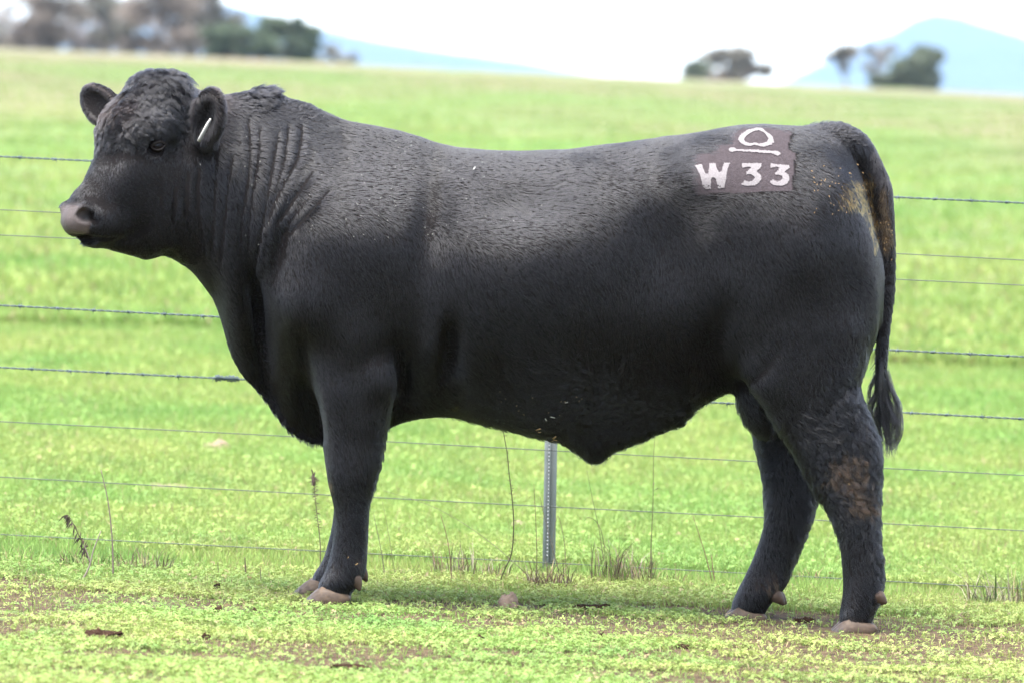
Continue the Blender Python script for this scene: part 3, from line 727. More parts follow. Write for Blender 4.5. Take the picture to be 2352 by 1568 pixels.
# ---- coat
def sample(nmax, wfun):
    """roots on the skin, area weighted and thinned by wfun(vertex arrays) -> 0..1"""
    T = np.vstack([BQ[:, [0, 1, 2]], BQ[:, [0, 2, 3]]])
    ar = np.linalg.norm(np.cross(BV[T[:, 1]] - BV[T[:, 0]], BV[T[:, 2]] - BV[T[:, 0]]), axis=1)
    w = ar * wfun[T].mean(1); c = np.cumsum(w)
    k = np.searchsorted(c, RNG.random(nmax) * c[-1]); k = np.minimum(k, len(T) - 1)
    a = RNG.random(nmax); b = RNG.random(nmax); m = a + b > 1; a[m] = 1 - a[m]; b[m] = 1 - b[m]
    t = T[k]; cc = np.stack([1 - a - b, a, b], -1)
    p = (BV[t] * cc[:, :, None]).sum(1); n = (BN[t] * cc[:, :, None]).sum(1); n /= np.linalg.norm(n, axis=1)[:, None]
    return p, n
def hair_obj(name, pts, rad0, rad1, col, mat, parent):
    """pts (N, K, 3)"""
    N, K, _ = pts.shape
    hc = bpy.data.hair_curves.new(name)
    hc.add_curves([K] * N)
    hc.attributes['position'].data.foreach_set('vector', (pts - ROOT).astype(np.float32).ravel())
    ra = hc.attributes.get('radius') or hc.attributes.new('radius', 'FLOAT', 'POINT')
    t = np.linspace(0, 1, K)[None, :]
    r = np.asarray(rad0)[..., None] * (1 - t ** 1.5) + np.asarray(rad1)[..., None] * t ** 1.5
    ra.data.foreach_set('value', np.broadcast_to(r, (N, K)).astype(np.float32).ravel())
    at = hc.attributes.new('Col', 'FLOAT_COLOR', 'CURVE')
    c = np.ones((N, 4), np.float32); c[:, :3] = col; at.data.foreach_set('color', c.ravel())
    hc.materials.append(mat)
    return link(bpy.data.objects.new(name, hc), parent)
def hair_mat(name, rough=0.27, spec=1.0):
    m = bpy.data.materials.new(name); m.use_nodes = True; n = m.node_tree; n.nodes.clear()
    h = n.nodes.new('ShaderNodeBsdfHairPrincipled'); h.parametrization = 'COLOR'
    h.inputs['Roughness'].default_value = rough; h.inputs['Radial Roughness'].default_value = 0.45
    h.inputs['IOR'].default_value = 1.33; h.inputs['Random Roughness'].default_value = 0.2
    a = n.nodes.new('ShaderNodeAttribute'); a.attribute_name = 'Col'
    n.links.new(a.outputs['Color'], h.inputs['Color'])
    o = n.nodes.new('ShaderNodeOutputMaterial'); n.links.new(h.outputs[0], o.inputs[0])
    return m
COAT = hair_mat('coat')
def unit(a): return a / (np.linalg.norm(a, axis=1)[:, None] + 1e-9)
def hashrand(ix, k):
    n = (ix.astype(np.int64) * 1103515245 + 12345 + k * 7919) & 0x7fffffff
    n = ((n ^ (n >> 15)) * 73244475) & 0x7fffffff
    return ((n ^ (n >> 12)) & 0xfffff) / float(0xfffff)
def coat(N, wgt, length_mul, name, K=5, conv=0.32, bigamt=1.3, bigsc=9.0, cellvar=1.0, fine=0.0, clump=0.012, clump_amt=0.35, r0=0.00065, r1=0.00018, curl=0.0, lift=0.28, lenf=None, dirf=None, only=None):
    p, n = sample(N, wgt)
    u, v = proj(p[:, 0], p[:, 1], p[:, 2]); a, b, c = headc(p)
    isH = (a > -3 - (c - 20).clip(-20, 0) * 0.1) & (c < 58) & (p[:, 0] < P(470, 0, 0)[0])
    leg = v > 1010
    # direction of growth
    D = np.zeros_like(p); D[:, 0] = 0.45; D[:, 2] = -1.0
    back = np.clip((n[:, 2] - 0.25) / 0.5, 0, 1); D[:, 0] += 2.2 * back
    neck = gau(u, v, 560, 450, 150, 260); D[:, 0] += 0.1 * neck
    sw = gau(u, v, 1200, 465, 120, 60); D[:, 0] += 2.6 * sw; D[:, 2] += 0.7 * sw * np.sin((u - 1100) / 60.0) 
    fl = gau(u, v, 1590, 420, 120, 90); D[:, 0] += 1.2 * fl; D[:, 2] += 0.8 * fl
    bl_ = gau(u, v, 1330, 930, 170, 60); D[:, 0] += 1.6 * bl_
    D[leg] = (0.25, 0, -1.0)
    tail = (u > 1990) & (v < 900) & (p[:, 0] > P(2000, 0, 0)[0]) & (np.abs(p[:, 1]) < 0.05)
    D[tail] = (0.05, 0, -1)
    hd = HF[None, :] * 0.3 + HQ[None, :] * 1.0
    hd = hd + HN[None, :] * (np.sign(b) * 0.45 * np.clip((30 - c) / 15, 0, 1))[:, None]
    hd2 = HF[None, :] * (-0.6) + HQ[None, :] * 0.8                       # cheeks run back and down
    ck = np.clip((np.abs(b) - 6) / 3, 0, 1) * np.clip((c - 24) / 8, 0, 1) * np.clip((30 - a) / 8, 0, 1)
    hd = hd * (1 - ck[:, None]) + hd2 * ck[:, None]
    D[isH] = hd[isH]
    # locks: neighbours lean together
    cell = [np.floor(p[:, i] / clump + 0.35 * np.sin(p[:, (i + 1) % 3] / clump * 0.9)).astype(np.int64) for i in range(3)]
    key = cell[0] * 73856093 ^ cell[1] * 19349663 ^ cell[2] * 83492791
    rv = np.stack([hashrand(key, k) for k in range(3)], -1) - 0.5
    big = np.stack([fbm(p[:, 0] * bigsc + 9, p[:, 2] * bigsc + p[:, 1] * bigsc * 0.8 + 9, 60 + k, 2) for k in range(3)], -1) - 0.5
    if dirf is not None: D = dirf(D, p, n, u, v, a, b, c)
    if fine:
        fs = np.stack([fbm(p[:, 0] * 95 + 9, p[:, 2] * 60 + p[:, 1] * 50 + 9, 160 + k, 2) for k in range(3)], -1) - 0.5
        big = big + fs * fine
    D = unit(D) + rv * clump_amt * 2 + big * bigamt + (RNG.random(p.shape) - 0.5) * 0.26
    D = unit(D - n * (D * n).sum(1)[:, None])
    L = np.full(N, 0.017)
    if lenf is not None: L = lenf(L, u, v, a, b, c, isH, n, p)
    L = L * length_mul * (0.7 + 0.6 * RNG.random(N)) * (1 + (0.35 * hashrand(key, 9) - 0.15) * cellvar)
    t = np.linspace(0, 1, K)[None, :, None]
    lf = lift * (1 + (0.6 * hashrand(key, 5) - 0.3) * cellvar)[:, None, None]
    pts = p[:, None, :] - n[:, None, :] * 0.001 + L[:, None, None] * (D[:, None, :] * t + n[:, None, :] * lf * (t * 1.25 - 0.75 * t * t))
    if curl:
        s = np.cross(n, D); ph = hashrand(key, 7)[:, None, None] * 6.28; cl = curl(u, v, a, b, c, isH)[:, None, None] * L[:, None, None]
        w = t * (4.5 + 2.5 * hashrand(key, 8)[:, None, None]) + ph
        pts = pts + cl * t * (s[:, None, :] * (np.sin(w) - np.sin(ph)) + (D * 0.5 + n * 0.5)[:, None, :] * (np.cos(w) - np.cos(ph)))
    # converge slightly onto the lock centre
    cc_ = (np.stack(cell, -1) + 0.5) * clump
    off = (cc_ - p); off -= n * (off * n).sum(1)[:, None]
    pts = pts + (off * conv)[:, None, :] * (t ** 1.5)
    g = 0.7 + 0.9 * RNG.random(N)
    col = np.array([0.006, 0.006, 0.0075])[None, :] * g[:, None]
    brown = np.clip(gau(u, v, 240, 235, 60, 60) * 1.0 + gau(u, v, 490, 250, 40, 70) * 0.7 + gau(u, v, 2020, 500, 40, 160) * .5, 0, 1)[:, None]
    col = col * (1 - brown * 0.5) + np.array([0.020, 0.012, 0.009]) * brown * 0.5
    dn_, td_, hk_, ft_, bl2 = dirt_masks(u, v, p[:, 1], p[:, 2], n[:, 1])
    keep_r = 0.45 * hashrand(key, 11) + 0.55 * RNG.random(N)
    for m, cm, th in ((dn_, (0.25, 0.145, 0.035), 0.6), (td_, (0.11, 0.07, 0.035), 0.4), (hk_, (0.085, 0.05, 0.028), 0.30), (ft_, (0.13, 0.08, 0.055), 0.5), (bl2, (0.10, 0.08, 0.035), 0.6)):
        mm = (np.clip((m * (0.75 + 0.5 * th) - keep_r * 0.95) * 4, 0, 1) * (0.25 + 0.75 * RNG.random(N)))[:, None]; col = col * (1 - mm) + np.array(cm) * mm
    kill = inpoly(u + 3.0 * rv[:, 0] + RNG.normal(0, 2.6, N), v + 3.0 * rv[:, 2] + RNG.normal(0, 2.6, N), PATCH) & (p[:, 1] < 0.05)
    kill |= nose_mask(a, b, c) > 0.35
    kill |= (np.hypot(a - 11.6, (c - 21.4) * 1.25) < 2.9) & isH & (np.abs(b) > 8)
    kill |= (p[:, 2] < ground_z(p[:, 0], p[:, 1]) + 0.03)
    # inside of the mouth/nostrils and the buried side faces stay bare
    ok = ~kill
    if only is not None: ok &= only(u, v, a, b, c, isH, n, p)
    pts = pts[ok]; col = col[ok]
    return hair_obj(name, pts, np.full(len(pts), r0), np.full(len(pts), r1), col, COAT, bull)
NEARW = np.where(BN[:, 1] < 0.85, 1.0, 0.35)
hd_m = (hp > -4) & (hq < 58) & (BV[:, 0] < P(470, 0, 0)[0])
def len_body(L, u, v, a, b, c, isH, n, p):
    L = L + 0.012 * gau(u, v, 1330, 960, 190, 60) + 0.010 * gau(u, v, 1950, 1080, 90, 120) + 0.006 * gau(u, v, 600, 230, 60, 40)
    L = L + 0.008 * gau(u, v, 1230, 460, 140, 60) + 0.006 * gau(u, v, 1540, 350, 120, 50)
    L = L + 0.010 * ((u > 1960) & (v < 420) & (n[:, 2] > 0.1)) + 0.012 * gau(u, v, 875, 1065, 26, 80) + 0.008 * gau(u, v, 1850, 1210, 30, 110) + 0.008 * gau(u, v, 2035, 1230, 22, 150)
    L = L * (1 + 0.3 * gau(u, v, 560, 330, 260, 140))
    L = np.where(isH, 0.011 + 0.010 * np.clip((21 - c) / 10, 0, 1) * np.clip((b + 14) / 4, 0.2, 1), L)
    return L
dens = NEARW * (1 + 0.6 * hd_m)
coat(640000, dens, 1.0, 'coat', K=4, lenf=len_body, clump=0.009, clump_amt=0.03, bigamt=0.95, lift=0.19, r0=0.0006, conv=0.0, cellvar=0.1, fine=0.38)
# curly poll, fringe on the brow
def seg_d(V, a, b):
    d = b - a; t = np.clip(((V - a) @ d) / (d @ d), 0, 1); return np.linalg.norm(V - a - t[:, None] * d, axis=1)
earm = (seg_d(BV, EARN[0], EARN[1]) > 0.062) & (seg_d(BV, EARF[0] * 0.6 + EARF[1] * 0.4, EARF[1]) > 0.062)
pollw = earm * hd_m * np.clip((23 - hq) / 7, 0, 1) * np.clip((hp + 4) / 4, 0, 1) * 1.0
def len_poll(L, u, v, a, b, c, isH, n, p): return 0.020 + 0.012 * np.clip((14 - c) / 10, 0, 1) + 0.016 * gau(u, v, 435, 190, 35, 35)
def dir_poll(D, p, n, u, v, a, b, c): return HF[None, :] * 0.25 + HQ[None, :] * 0.8 + HN[None, :] * (0.5 * np.sign(b) + 0.3)[:, None] + 0 * D
coat(70000, pollw, 1.0, 'poll_hair', K=8, lenf=len_poll, dirf=dir_poll, clump=0.013, clump_amt=0.22, lift=0.30, r0=0.0006, conv=0.10, bigamt=2.8, bigsc=24.0, cellvar=0.5,
     curl=lambda u, v, a, b, c, isH: np.full(len(u), 0.16))
# neck crest tuft, belly fringe, hock and knee feathering
crw = (gau(BU, BVV, 590, 215, 60, 28) * (BN[:, 2] > 0.3) + 0.45 * gau(BU, BVV, 690, 235, 60, 22) * (BN[:, 2] > 0.3) + 0.3 * gau(BU, BVV, 1960, 300, 60, 25) * (BN[:, 2] > 0.1)).clip(0, 1)
def dir_cr(D, p, n, u, v, a, b, c): return np.stack([0.5 + 0 * u, 0 * u, 0.1 + 0 * u], -1)
coat(15000, crw + 1e-6, 1.0, 'crest_hair', K=6, lenf=lambda L, u, v, a, b, c, isH, n, p: 0.012 + 0.040 * gau(u, v, 595, 205, 30, 40), dirf=dir_cr, clump=0.012, clump_amt=0.45, lift=0.8, r0=0.0006)
few = (gau(BU, BVV, 1340, 940, 150, 70) * 0.7 + gau(BU, BVV, 1560, 960, 120, 40) * 0.5 + gau(BU, BVV, 1940, 1060, 80, 80) + 0.7 * gau(BU, BVV, 1980, 1150, 50, 60) + gau(BU, BVV, 880, 1060, 16, 70) + 0.8 * gau(BU, BVV, 1760, 1060, 25, 70) + 0.8 * gau(BU, BVV, 1850, 1220, 22, 90) + 0.8 * gau(BU, BVV, 2022, 1270, 16, 90) + 0.5 * gau(BU, BVV, 1950, 900, 50, 50))
few = (few * (BN[:, 1] < 0.6)).clip(0, 1)
coat(60000, few + 1e-6, 1.0, 'feather_hair', K=6, lenf=lambda L, u, v, a, b, c, isH, n, p: 0.018 + 0.008 * hashrand(np.floor(u / 9) + 977 * np.floor(v / 9), 3), clump=0.015, clump_amt=0.45, lift=0.45,
     curl=lambda u, v, a, b, c, isH: 0.10 + 0.14 * (gau(u, v, 1930, 1060, 70, 80) + gau(u, v, 1340, 930, 120, 60)))
# tail switch: long hanging locks of hair from the dock
def switch():
    g = np.random.default_rng(77); K = 16; t = np.linspace(0, 1, K); allp = []; cols = []
    dock = curve_pts([list(P(a, b, 0.0)) for a, b in ((2028, 720), (2027, 790), (2025, 850), (2027, 915), (2029, 950))], 60)
    edges = [760, 820, 870, 930, 985, 1020, 1055]
    hw = [8, 15, 32, 40, 30, 22, 12]; ce = [2027, 2023, 2022, 2026, 2035, 2040, 2042]
    for k in range(44):
        i0 = int(59 * g.random() ** 1.1); r0_ = dock[i0]; u0, v0 = proj(*r0_)
        off = g.uniform(-1, 1); yo = g.uniform(-0.03, 0.03); ve = min(1050, v0 + g.uniform(90, 260)) if k % 3 else g.uniform(960, 1050)
        vs = v0 + (ve - v0) * t; half = np.interp(vs, edges, hw); cen = np.interp(vs, edges, ce)
        bl = np.clip(t * 2.0, 0, 1); u_ = u0 * (1 - bl) + (cen + half * off) * bl + g.uniform(2, 7) * np.sin(t * g.uniform(4, 9) + g.uniform(0, 6)) * t
        cv = np.array([P(a, b, yo * q) for a, b, q in zip(u_, vs, bl)])
        n = 34; ro = g.normal(0, 1, (n, 3)) * np.array([1, 1, .3]) * 0.0034
        taper = (0.35 + 1.5 * t * (1.08 - t))[None, :, None]
        st = cv[None] + ro[:, None, :] * taper + (g.normal(0, 1, (n, 1, 3)) * 0.006) * (t ** 2)[None, :, None]
        cut_ = g.uniform(0.6, 1.0, n)[:, None]     # uneven ends
        tt = t[None, :] * cut_; idx = tt * (K - 1); i_ = np.minimum(idx.astype(int), K - 2); f_ = (idx - i_)[..., None]
        st = np.take_along_axis(st, i_[..., None], 1) * (1 - f_) + np.take_along_axis(st, (i_ + 1)[..., None], 1) * f_
        allp.append(st); cols.append(np.tile([0.006, 0.0055, 0.006], (n, 1)) * g.uniform(0.6, 1.8))
    allp = np.concatenate(allp); cols = np.concatenate(cols)
    hair_obj('tail_switch', allp, np.full(len(allp), 0.00055), np.full(len(allp), 0.0002), cols, COAT, bull)
    # a few loose curled locks at the right edge
    pp = []
    for k in range(26):
        cx = [(2035, 850), (2050, 900), (2066, 950), (2070, 990), (2058, 1020), (2044, 1032)] if k % 3 else [(2030, 880), (2045, 930), (2062, 975), (2056, 1012), (2040, 1020), (2036, 1002)]
        j = RNG.normal(0, 3.5, 2); s = RNG.random() * 0.35
        q = curve_pts([P(a + j[0] - s * 14 * (m / 5), b + j[1] - 0.3 * s * 60 * (m / 5), RNG.normal(0, 0.006)) for m, (a, b) in enumerate(cx)], 14); pp.append(q)
    pp = np.array(pp)
    hair_obj('tail_lock', pp, np.full(len(pp), 0.0009), np.full(len(pp), 0.0004), np.tile([0.006, 0.005, 0.005], (len(pp), 1)), COAT, bull)
switch()
# sparse pale chaff caught in the coat: straw flecks lying on the hair
def chaff():
    b = Bag(); g = np.random.default_rng(5)
    spots = [(g.uniform(560, 1250), g.uniform(260, 560), 0.0022, 1) for _ in range(90)] + [(g.uniform(1150, 1350), g.uniform(880, 1000), 0.004, 2) for _ in range(16)] + [(1237, 972, 0.017, 3), (1240, 978, 0.012, 3), (1275, 990, 0.018, 3), (1277, 996, 0.016, 3), (1254, 950, 0.010, 1), (1270, 945, 0.016, 1), (1300, 912, 0.012, 1), (1090, 393, 0.012, 1), (460, 380, 0.006, 1), (1905, 470, 0.004, 3), (1950, 1110, .005, 3), (815, 1295, 0.007, 3), (800, 1280, 0.006, 3)]
    spots += [(g.uniform(1860, 1990), g.uniform(380, 500), 0.0045, 3) for _ in range(45)] + [(g.normal(2040, 6), g.normal(545, 25), 0.004, 3) for _ in range(14)]
    for u, v, L, k in spots:
        h, n = on_skin(u, v)
        if h is None: continue
        if n[1] > 0: n = -n
        d = g.standard_normal(3); d -= n * (d @ n); d /= np.linalg.norm(d); s = np.cross(n, d)
        c = h + n * (0.020 if v > 870 and u < 1500 else 0.0095); L *= g.uniform(0.7, 1.3); w = max(0.0009, L * 0.16)
        col = [(0.3, 0.3, 0.28), (0.25, 0.2, 0.12), (0.26, 0.17, 0.08)][k - 1]
        vv = [c - d * L / 2 - s * w, c - d * L / 2 + s * w, c + d * L / 2 + s * w * .6, c + d * L / 2 - s * w * .6]
        vv = vv + [x + n * 0.0012 for x in vv]
        b.add(vv, [(0, 1, 2, 3), (7, 6, 5, 4), (0, 4, 5, 1), (2, 6, 7, 3), (1, 5, 6, 2), (3, 7, 4, 0)], c=col)
    o = b.build('chaff', mat_new('straw_fleck', attr=True, rough=0.8), bull, ROOT, smooth=False); o['kind'] = 'stuff'
chaff()

# ------------------------------------------------------------------ points on the ground and on the fence line
EXCL = []
def G(u, v):
    a = (u - 1176.0) / FPX; b = (784.0 - v) / FPX
    d = np.array([a, COSP + b * SINP, b * COSP - SINP]); lo, hi = 8.0, 330.0
    f = lambda t: CAM_Z + d[2] * t - float(ground_z(d[0] * t, CAM_Y + d[1] * t))
    ts = np.linspace(lo, hi, 1500); prev = lo
    for t in ts:
        if f(t) < 0: break
        prev = t
    lo, hi = prev, t
    for _ in range(40):
        m = (lo + hi) / 2
        if f(m) > 0: lo = m
        else: hi = m
    t = (lo + hi) / 2; x, y = d[0] * t, CAM_Y + d[1] * t
    return np.array([x, y, float(ground_z(x, y))])
FA, FB = 1.34, -0.11
def PF(u, v, dy=0.0):
    a = (u - 1176.0) / FPX; b = (784.0 - v) / FPX
    t = (FA + dy - CAM_Y) / (COSP + b * SINP - FB * a)
    return np.array([a * t, CAM_Y + t * (COSP + b * SINP), CAM_Z + t * (b * COSP - SINP)])

# ------------------------------------------------------------------ wire fence
GALV = mat_new('galvanised_wire', (0.055, 0.065, 0.06), 0.5, 0.4, 0.3)
BARBM = mat_new('barbed_wire_steel', (0.045, 0.065, 0.075), 0.45, 0.5, 0.3)
STEEL = mat_new('galvanised_post', (0.24, 0.262, 0.275), 0.6, 0.3, 0.0, noise=(22, 0.5, (0.30, 0.325, 0.34)), bump=(60, 0.2, 0.002))
HOLE = mat_new('post_punching', (0.2, 0.21, 0.22), 0.5)
U0, U1 = -2050.0, 4560.0
WIRES = [('b', 360, 468), ('p', 481, 597), ('p', 541, 655), ('b', 702, 820), ('b', 842, 961), ('p', 968, 1090), ('p', 1095, 1219), ('p', 1225, 1351)]
fence = empty('wire_fence', PF(1258, 1345)); FO = np.array(fence.location)
tag(fence, 'fence of plain and barbed wires strained past a galvanised steel post behind the bull', 'fence')
def wv(w, u): return w[1] + (w[2] - w[1]) * u / 2352.0
def make_post(u, w=1.0):
    base = PF(u, 1345 + 0.05 * (u - 1258), 0.012); gz = float(ground_z(base[0], base[1]))
    topz = PF(u, wv(WIRES[0], u))[2] + 0.10
    s = Bag(); a0 = math.radians(200)
    z0 = gz - 0.3; lean = 0.018
    def plate(ang, length, th):
        d = np.array([math.cos(ang), math.sin(ang)]); n = np.array([-d[1], d[0]]) * th / 2
        c = [d * 0.0012 + n, d * length + n, d * length - n, d * 0.0012 - n]
        v = [(base[0] + p[0] + lean * (z - gz), base[1] + p[1], z) for z in (z0, topz) for p in c]
        s.add(v, [(0, 1, 2, 3), (7, 6, 5, 4), (0, 4, 5, 1), (1, 5, 6, 2), (2, 6, 7, 3), (3, 7, 4, 0)])
    plate(math.radians(18), 0.024, 0.0035); plate(math.radians(158), 0.018, 0.0035); plate(math.radians(-95), 0.030, 0.005)
    p = s.build('post', STEEL, fence, FO, smooth=False)
    h = Bag(); d = np.array([math.cos(math.radians(-95)), math.sin(math.radians(-95))])
    for z in np.arange(gz + 0.06, topz - 0.02, 0.0118):
        c = np.array([base[0] + d[0] * 0.030 + lean * (z - gz), base[1] + d[1] * 0.030, z]); r = 0.0021; l = 0.0032
        v = [c + np.array([x, y, k]) for k in (-l, l) for x, y in ((-r, -0.0018), (r, -0.0018), (r, 0.001), (-r, 0.001))]
        h.add(v, [(3, 2, 1, 0), (4, 5, 6, 7), (0, 1, 5, 4), (1, 2, 6, 5), (2, 3, 7, 6), (3, 0, 4, 7)])
    h.build('rib_notches', HOLE, p, FO, smooth=False)
make_post(1258); make_post(-2040); make_post(4550)
def barb_mesh(seed):
    g = np.random.default_rng(seed); b = Bag()
    for k in range(2):
        ph = g.uniform(0, 6.28); x0 = (k - 0.5) * 0.004
        th = np.linspace(0, 4.2 * math.pi, 26)
        coil = np.stack([x0 + th * 0.00035 - 0.002, 0.0034 * np.cos(th + ph), 0.0034 * np.sin(th + ph)], -1)
        e0 = coil[0] + np.array([g.uniform(-.006, -.002), math.cos(ph + 1.9), math.sin(ph + 1.9)]) * np.array([1, .016, .016])
        e1 = coil[-1] + np.array([g.uniform(.002, .006), math.cos(ph + g.uniform(2.2, 3.4)), math.sin(ph + g.uniform(2.0, 3.6))]) * np.array([1, .016, .016])
        pts = np.vstack([e0, coil, e1]); r = np.full(len(pts), 0.0015); r[0] = r[-1] = 0.0003
        v, q, t = tube(pts, r, 5); b.add(v, q, t)
    return b
BM = []
for i in range(4):
    b = barb_mesh(30 + i); o = b.build('barb', BARBM); me = o.data; bpy.data.objects.remove(o); BM.append((me, b))
lbl = {0: 'top barbed wire', 3: 'barbed wire level with the belly', 4: 'lowest barbed wire', 1: None}
for wi, w in enumerate(WIRES):
    sag = 0.0
    us = np.linspace(U0, U1, 140); pts = np.array([PF(u, wv(w, u) + 1.2 * math.sin(u / 470.0 + wi * 2)) for u in us])
    if w[0] == 'p':
        v, q, t = tube(pts, 0.00155, 6); np_mesh('plain_wire', v, q, t, mat=GALV, parent=fence, offset=FO)
    else:
        n = 1500; s_ = np.linspace(0, 139, n); fine = np.stack([np.interp(s_, np.arange(140), pts[:, k]) for k in range(3)], -1)
        dist = np.concatenate([[0], np.cumsum(np.linalg.norm(np.diff(fine, axis=0), axis=1))]); bag = Bag()
        for ph in (0, math.pi):
            a = dist / 0.052 * 2 * math.pi + ph
            hx = fine + np.stack([0 * a, 0.0021 * np.cos(a), 0.0021 * np.sin(a)], -1)
            v, q, t = tube(hx, 0.00165, 5); bag.add(v, q, t)
        first = {0: 45, 3: 45, 4: 75}[wi]
        wo_ = None; inside = []
        for k in range(-26, 56):
            u = first + k * 84.0 + 3 * math.sin(k * 5.1 + wi)
            if u < U0 or u > U1: continue
            p = PF(u, wv(w, u) + 1.2 * math.sin(u / 470.0 + wi * 2))
            if -150 < u < 2500: inside.append((k, p))
            else:
                v = np.vstack(BM[k % 4][1].v) + p; bb = BM[k % 4][1]; bag.add(v, np.vstack(bb.q), np.vstack(bb.t))
        if wi == 4:      # hand-tied splice in front of the brisket
            for k in range(3):
                th = np.linspace(0, 16 * math.pi, 150); cu_ = np.array([PF(495 + 55 * x / 150, wv(w, 495 + 55 * x / 150)) for x in range(150)])
                v, q, t = tube(cu_ + np.stack([0 * th, (0.008 + 0.003 * np.sin(th / 5 + k)) * np.cos(th + k * 2), (0.008 + 0.003 * np.sin(th / 5 + k)) * np.sin(th + k * 2)], -1), 0.0013, 5); bag.add(v, q, t)
        wo_ = bag.build('barbed_wire', BARBM, fence, FO)
        for k, p in inside:
            o = bpy.data.objects.new('barb', BM[k % 4][0]); o.location = p - FO; link(o, wo_)
            o.rotation_euler = ((k * 1.7) % 6.28, 0, math.atan(FB))

# ------------------------------------------------------------------ trees on the rise
LEAFM = mat_new('gum_leaves', attr=True, rough=0.75, spec=0.2, trans=0.3)
BARK = mat_new('gum_bark', (0.30, 0.25, 0.22), 0.85, 0.2, noise=(3.0, 0.6, (0.16, 0.12, 0.10)))
def tree(name, label, u, D, lobes, basev, trunk_w=0.30, tone=(0.10, 0.12, 0.065), dens=1.0, group=None, lean=0):
    """lobes: (u, v, half width px, half height px, density) of leaf clumps; D = distance"""
    Y = D + CAM_Y; px = D / FPX; g = np.random.default_rng(int(abs(u) * 7 + D))
    x = (u - 1176) * px; bz_ = float(ground_z(x, Y)); root = np.array([x, Y, bz_])
    e = empty(name, root); tag(e, label, 'bush' if name == 'bush' else 'tree', group)
    lobes = [(a, b + 4, hw * 1.22, hh * 1.25, dn) for a, b, hw, hh, dn in lobes]
    C_ = [(P(a, b, Y) + np.array([0, g.uniform(-.5, .5) * hw * px, 0]), hw * px, hh * px, dn) for a, b, hw, hh, dn in lobes]
    tk = Bag(); top = np.mean([c[0] for c in C_], axis=0); fork = root + (top - root) * 0.38
    pts = curve_pts([root - [0, 0, 0.5], root + (fork - root) * 0.5 + g.normal(0, .15, 3), fork], 8)
    v, q, t = tube(pts, np.linspace(trunk_w, trunk_w * 0.7, 8), 8); tk.add(v, q, t)
    for c, hw, hh, dn in C_:
        mid = (fork + c) / 2 + g.normal(0, 0.2 + 0.08 * hw, 3); pts = curve_pts([fork, mid, c], 7)
        v, q, t = tube(pts, np.linspace(trunk_w * 0.5, 0.04, 7), 6); tk.add(v, q, t)
        for k in range(4):
            s = mid + (c - mid) * g.uniform(0, .9); en = c + g.normal(0, 1, 3) * np.array([hw, hw, hh]) * 0.55
            v, q, t = tube(curve_pts([s, (s + en) / 2 + g.normal(0, .1, 3), en], 5), np.linspace(0.06, 0.02, 5), 5); tk.add(v, q, t)
    tk.build('trunk', BARK, e, root)
    V = []; col = []
    for c, hw, hh, dn in C_:
        nb = max(6, int(14 * dens * dn)); cl = g.normal(0, 1, (nb, 3)); cl /= np.linalg.norm(cl, axis=1)[:, None]; cl *= g.random((nb, 1)) ** 0.35 * 0.85
        cc = c + cl * np.array([hw, hw * 0.9, hh]); size = 0.34 * min(hw, hh) + 0.1
        m = int(150 * dens * dn)
        pos = (cc[:, None, :] + g.normal(0, 0.48, (nb, m, 3)) * size * np.array([1.15, 1.15, 0.75])).reshape(-1, 3)
        tn = np.repeat(g.uniform(0.65, 1.35, nb), m)
        a = g.normal(0, 1, pos.shape); a /= np.linalg.norm(a, axis=1)[:, None]; b = np.cross(a, g.normal(0, 1, pos.shape)); b /= np.linalg.norm(b, axis=1)[:, None]
        L = 0.13 * g.uniform(0.6, 1.4, len(pos))[:, None]; w = L * 0.4
        V.append(np.stack([pos - a * L, pos + b * w, pos + a * L, pos - b * w], 1).reshape(-1, 3))
        cc_ = np.array(tone)[None, :] * tn[:, None] * g.uniform(0.75, 1.25, (len(pos), 1)); col.append(np.repeat(cc_, 4, axis=0))
    V = np.vstack(V); col = np.vstack(col); q = np.arange(len(V)).reshape(-1, 4)
    np_mesh('crown', V, q, mat=LEAFM, parent=e, smooth=False, col=col, offset=root)
GR = 'gum trees along the rise'
GY = (0.15, 0.142, 0.118); GN_ = (0.085, 0.11, 0.07); GB = (0.20, 0.168, 0.145)
tree('gum_tree', 'hazy grey gum at the far left edge with a pale sky gap beside its crown', -60, 345, [(-90, 20, 70, 60, 1), (-20, 80, 50, 35, .8), (-120, -80, 90, 60, 1), (10, 100, 40, 16, .9)], 110, tone=GY, group=GR)
tree('gum_tree', 'tall brownish gum, second from the left edge, running out of the top of the frame', 110, 330, [(80, 20, 60, 50, 1), (140, 50, 55, 45, 1), (60, -60, 70, 50, .9), (150, -70, 70, 55, .9), (90, 85, 45, 22, .9), (35, 75, 30, 25, .6)], 108, tone=GB, group=GR)
tree('gum_tree', 'tall grey-green gum above the bull\'s far ear', 245, 350, [(220, 10, 60, 50, 1), (270, 50, 50, 35, 1), (210, -70, 70, 60, .9), (250, 82, 50, 22, .9)], 112, tone=GY, group=GR)
tree('gum_tree', 'wide brown-leaved gum straight above the bull\'s poll', 370, 335, [(340, 30, 55, 45, 1), (400, 20, 60, 45, 1), (350, -60, 60, 50, .9), (330, 95, 50, 18, 1), (420, 80, 40, 30, .8)], 118, tone=GB, group=GR)
tree('gum_tree', 'tall gum whose crown slopes down to the right behind the round green tree', 485, 360, [(450, 10, 45, 40, 1), (500, 45, 55, 34, 1), (450, 70, 40, 35, .8), (480, -20, 35, 30, .7), (530, 70, 35, 25, .6)], 122, tone=GY, group=GR)
tree('gum_tree', 'round dark green tree with a pale gap low in its crown', 545, 322, [(500, 90, 36, 30, 1.2), (535, 76, 42, 22, 1.2), (585, 95, 38, 28, 1.2), (560, 122, 60, 14, 1.1), (500, 120, 34, 14, 1)], 132, tone=GN_, group=GR)
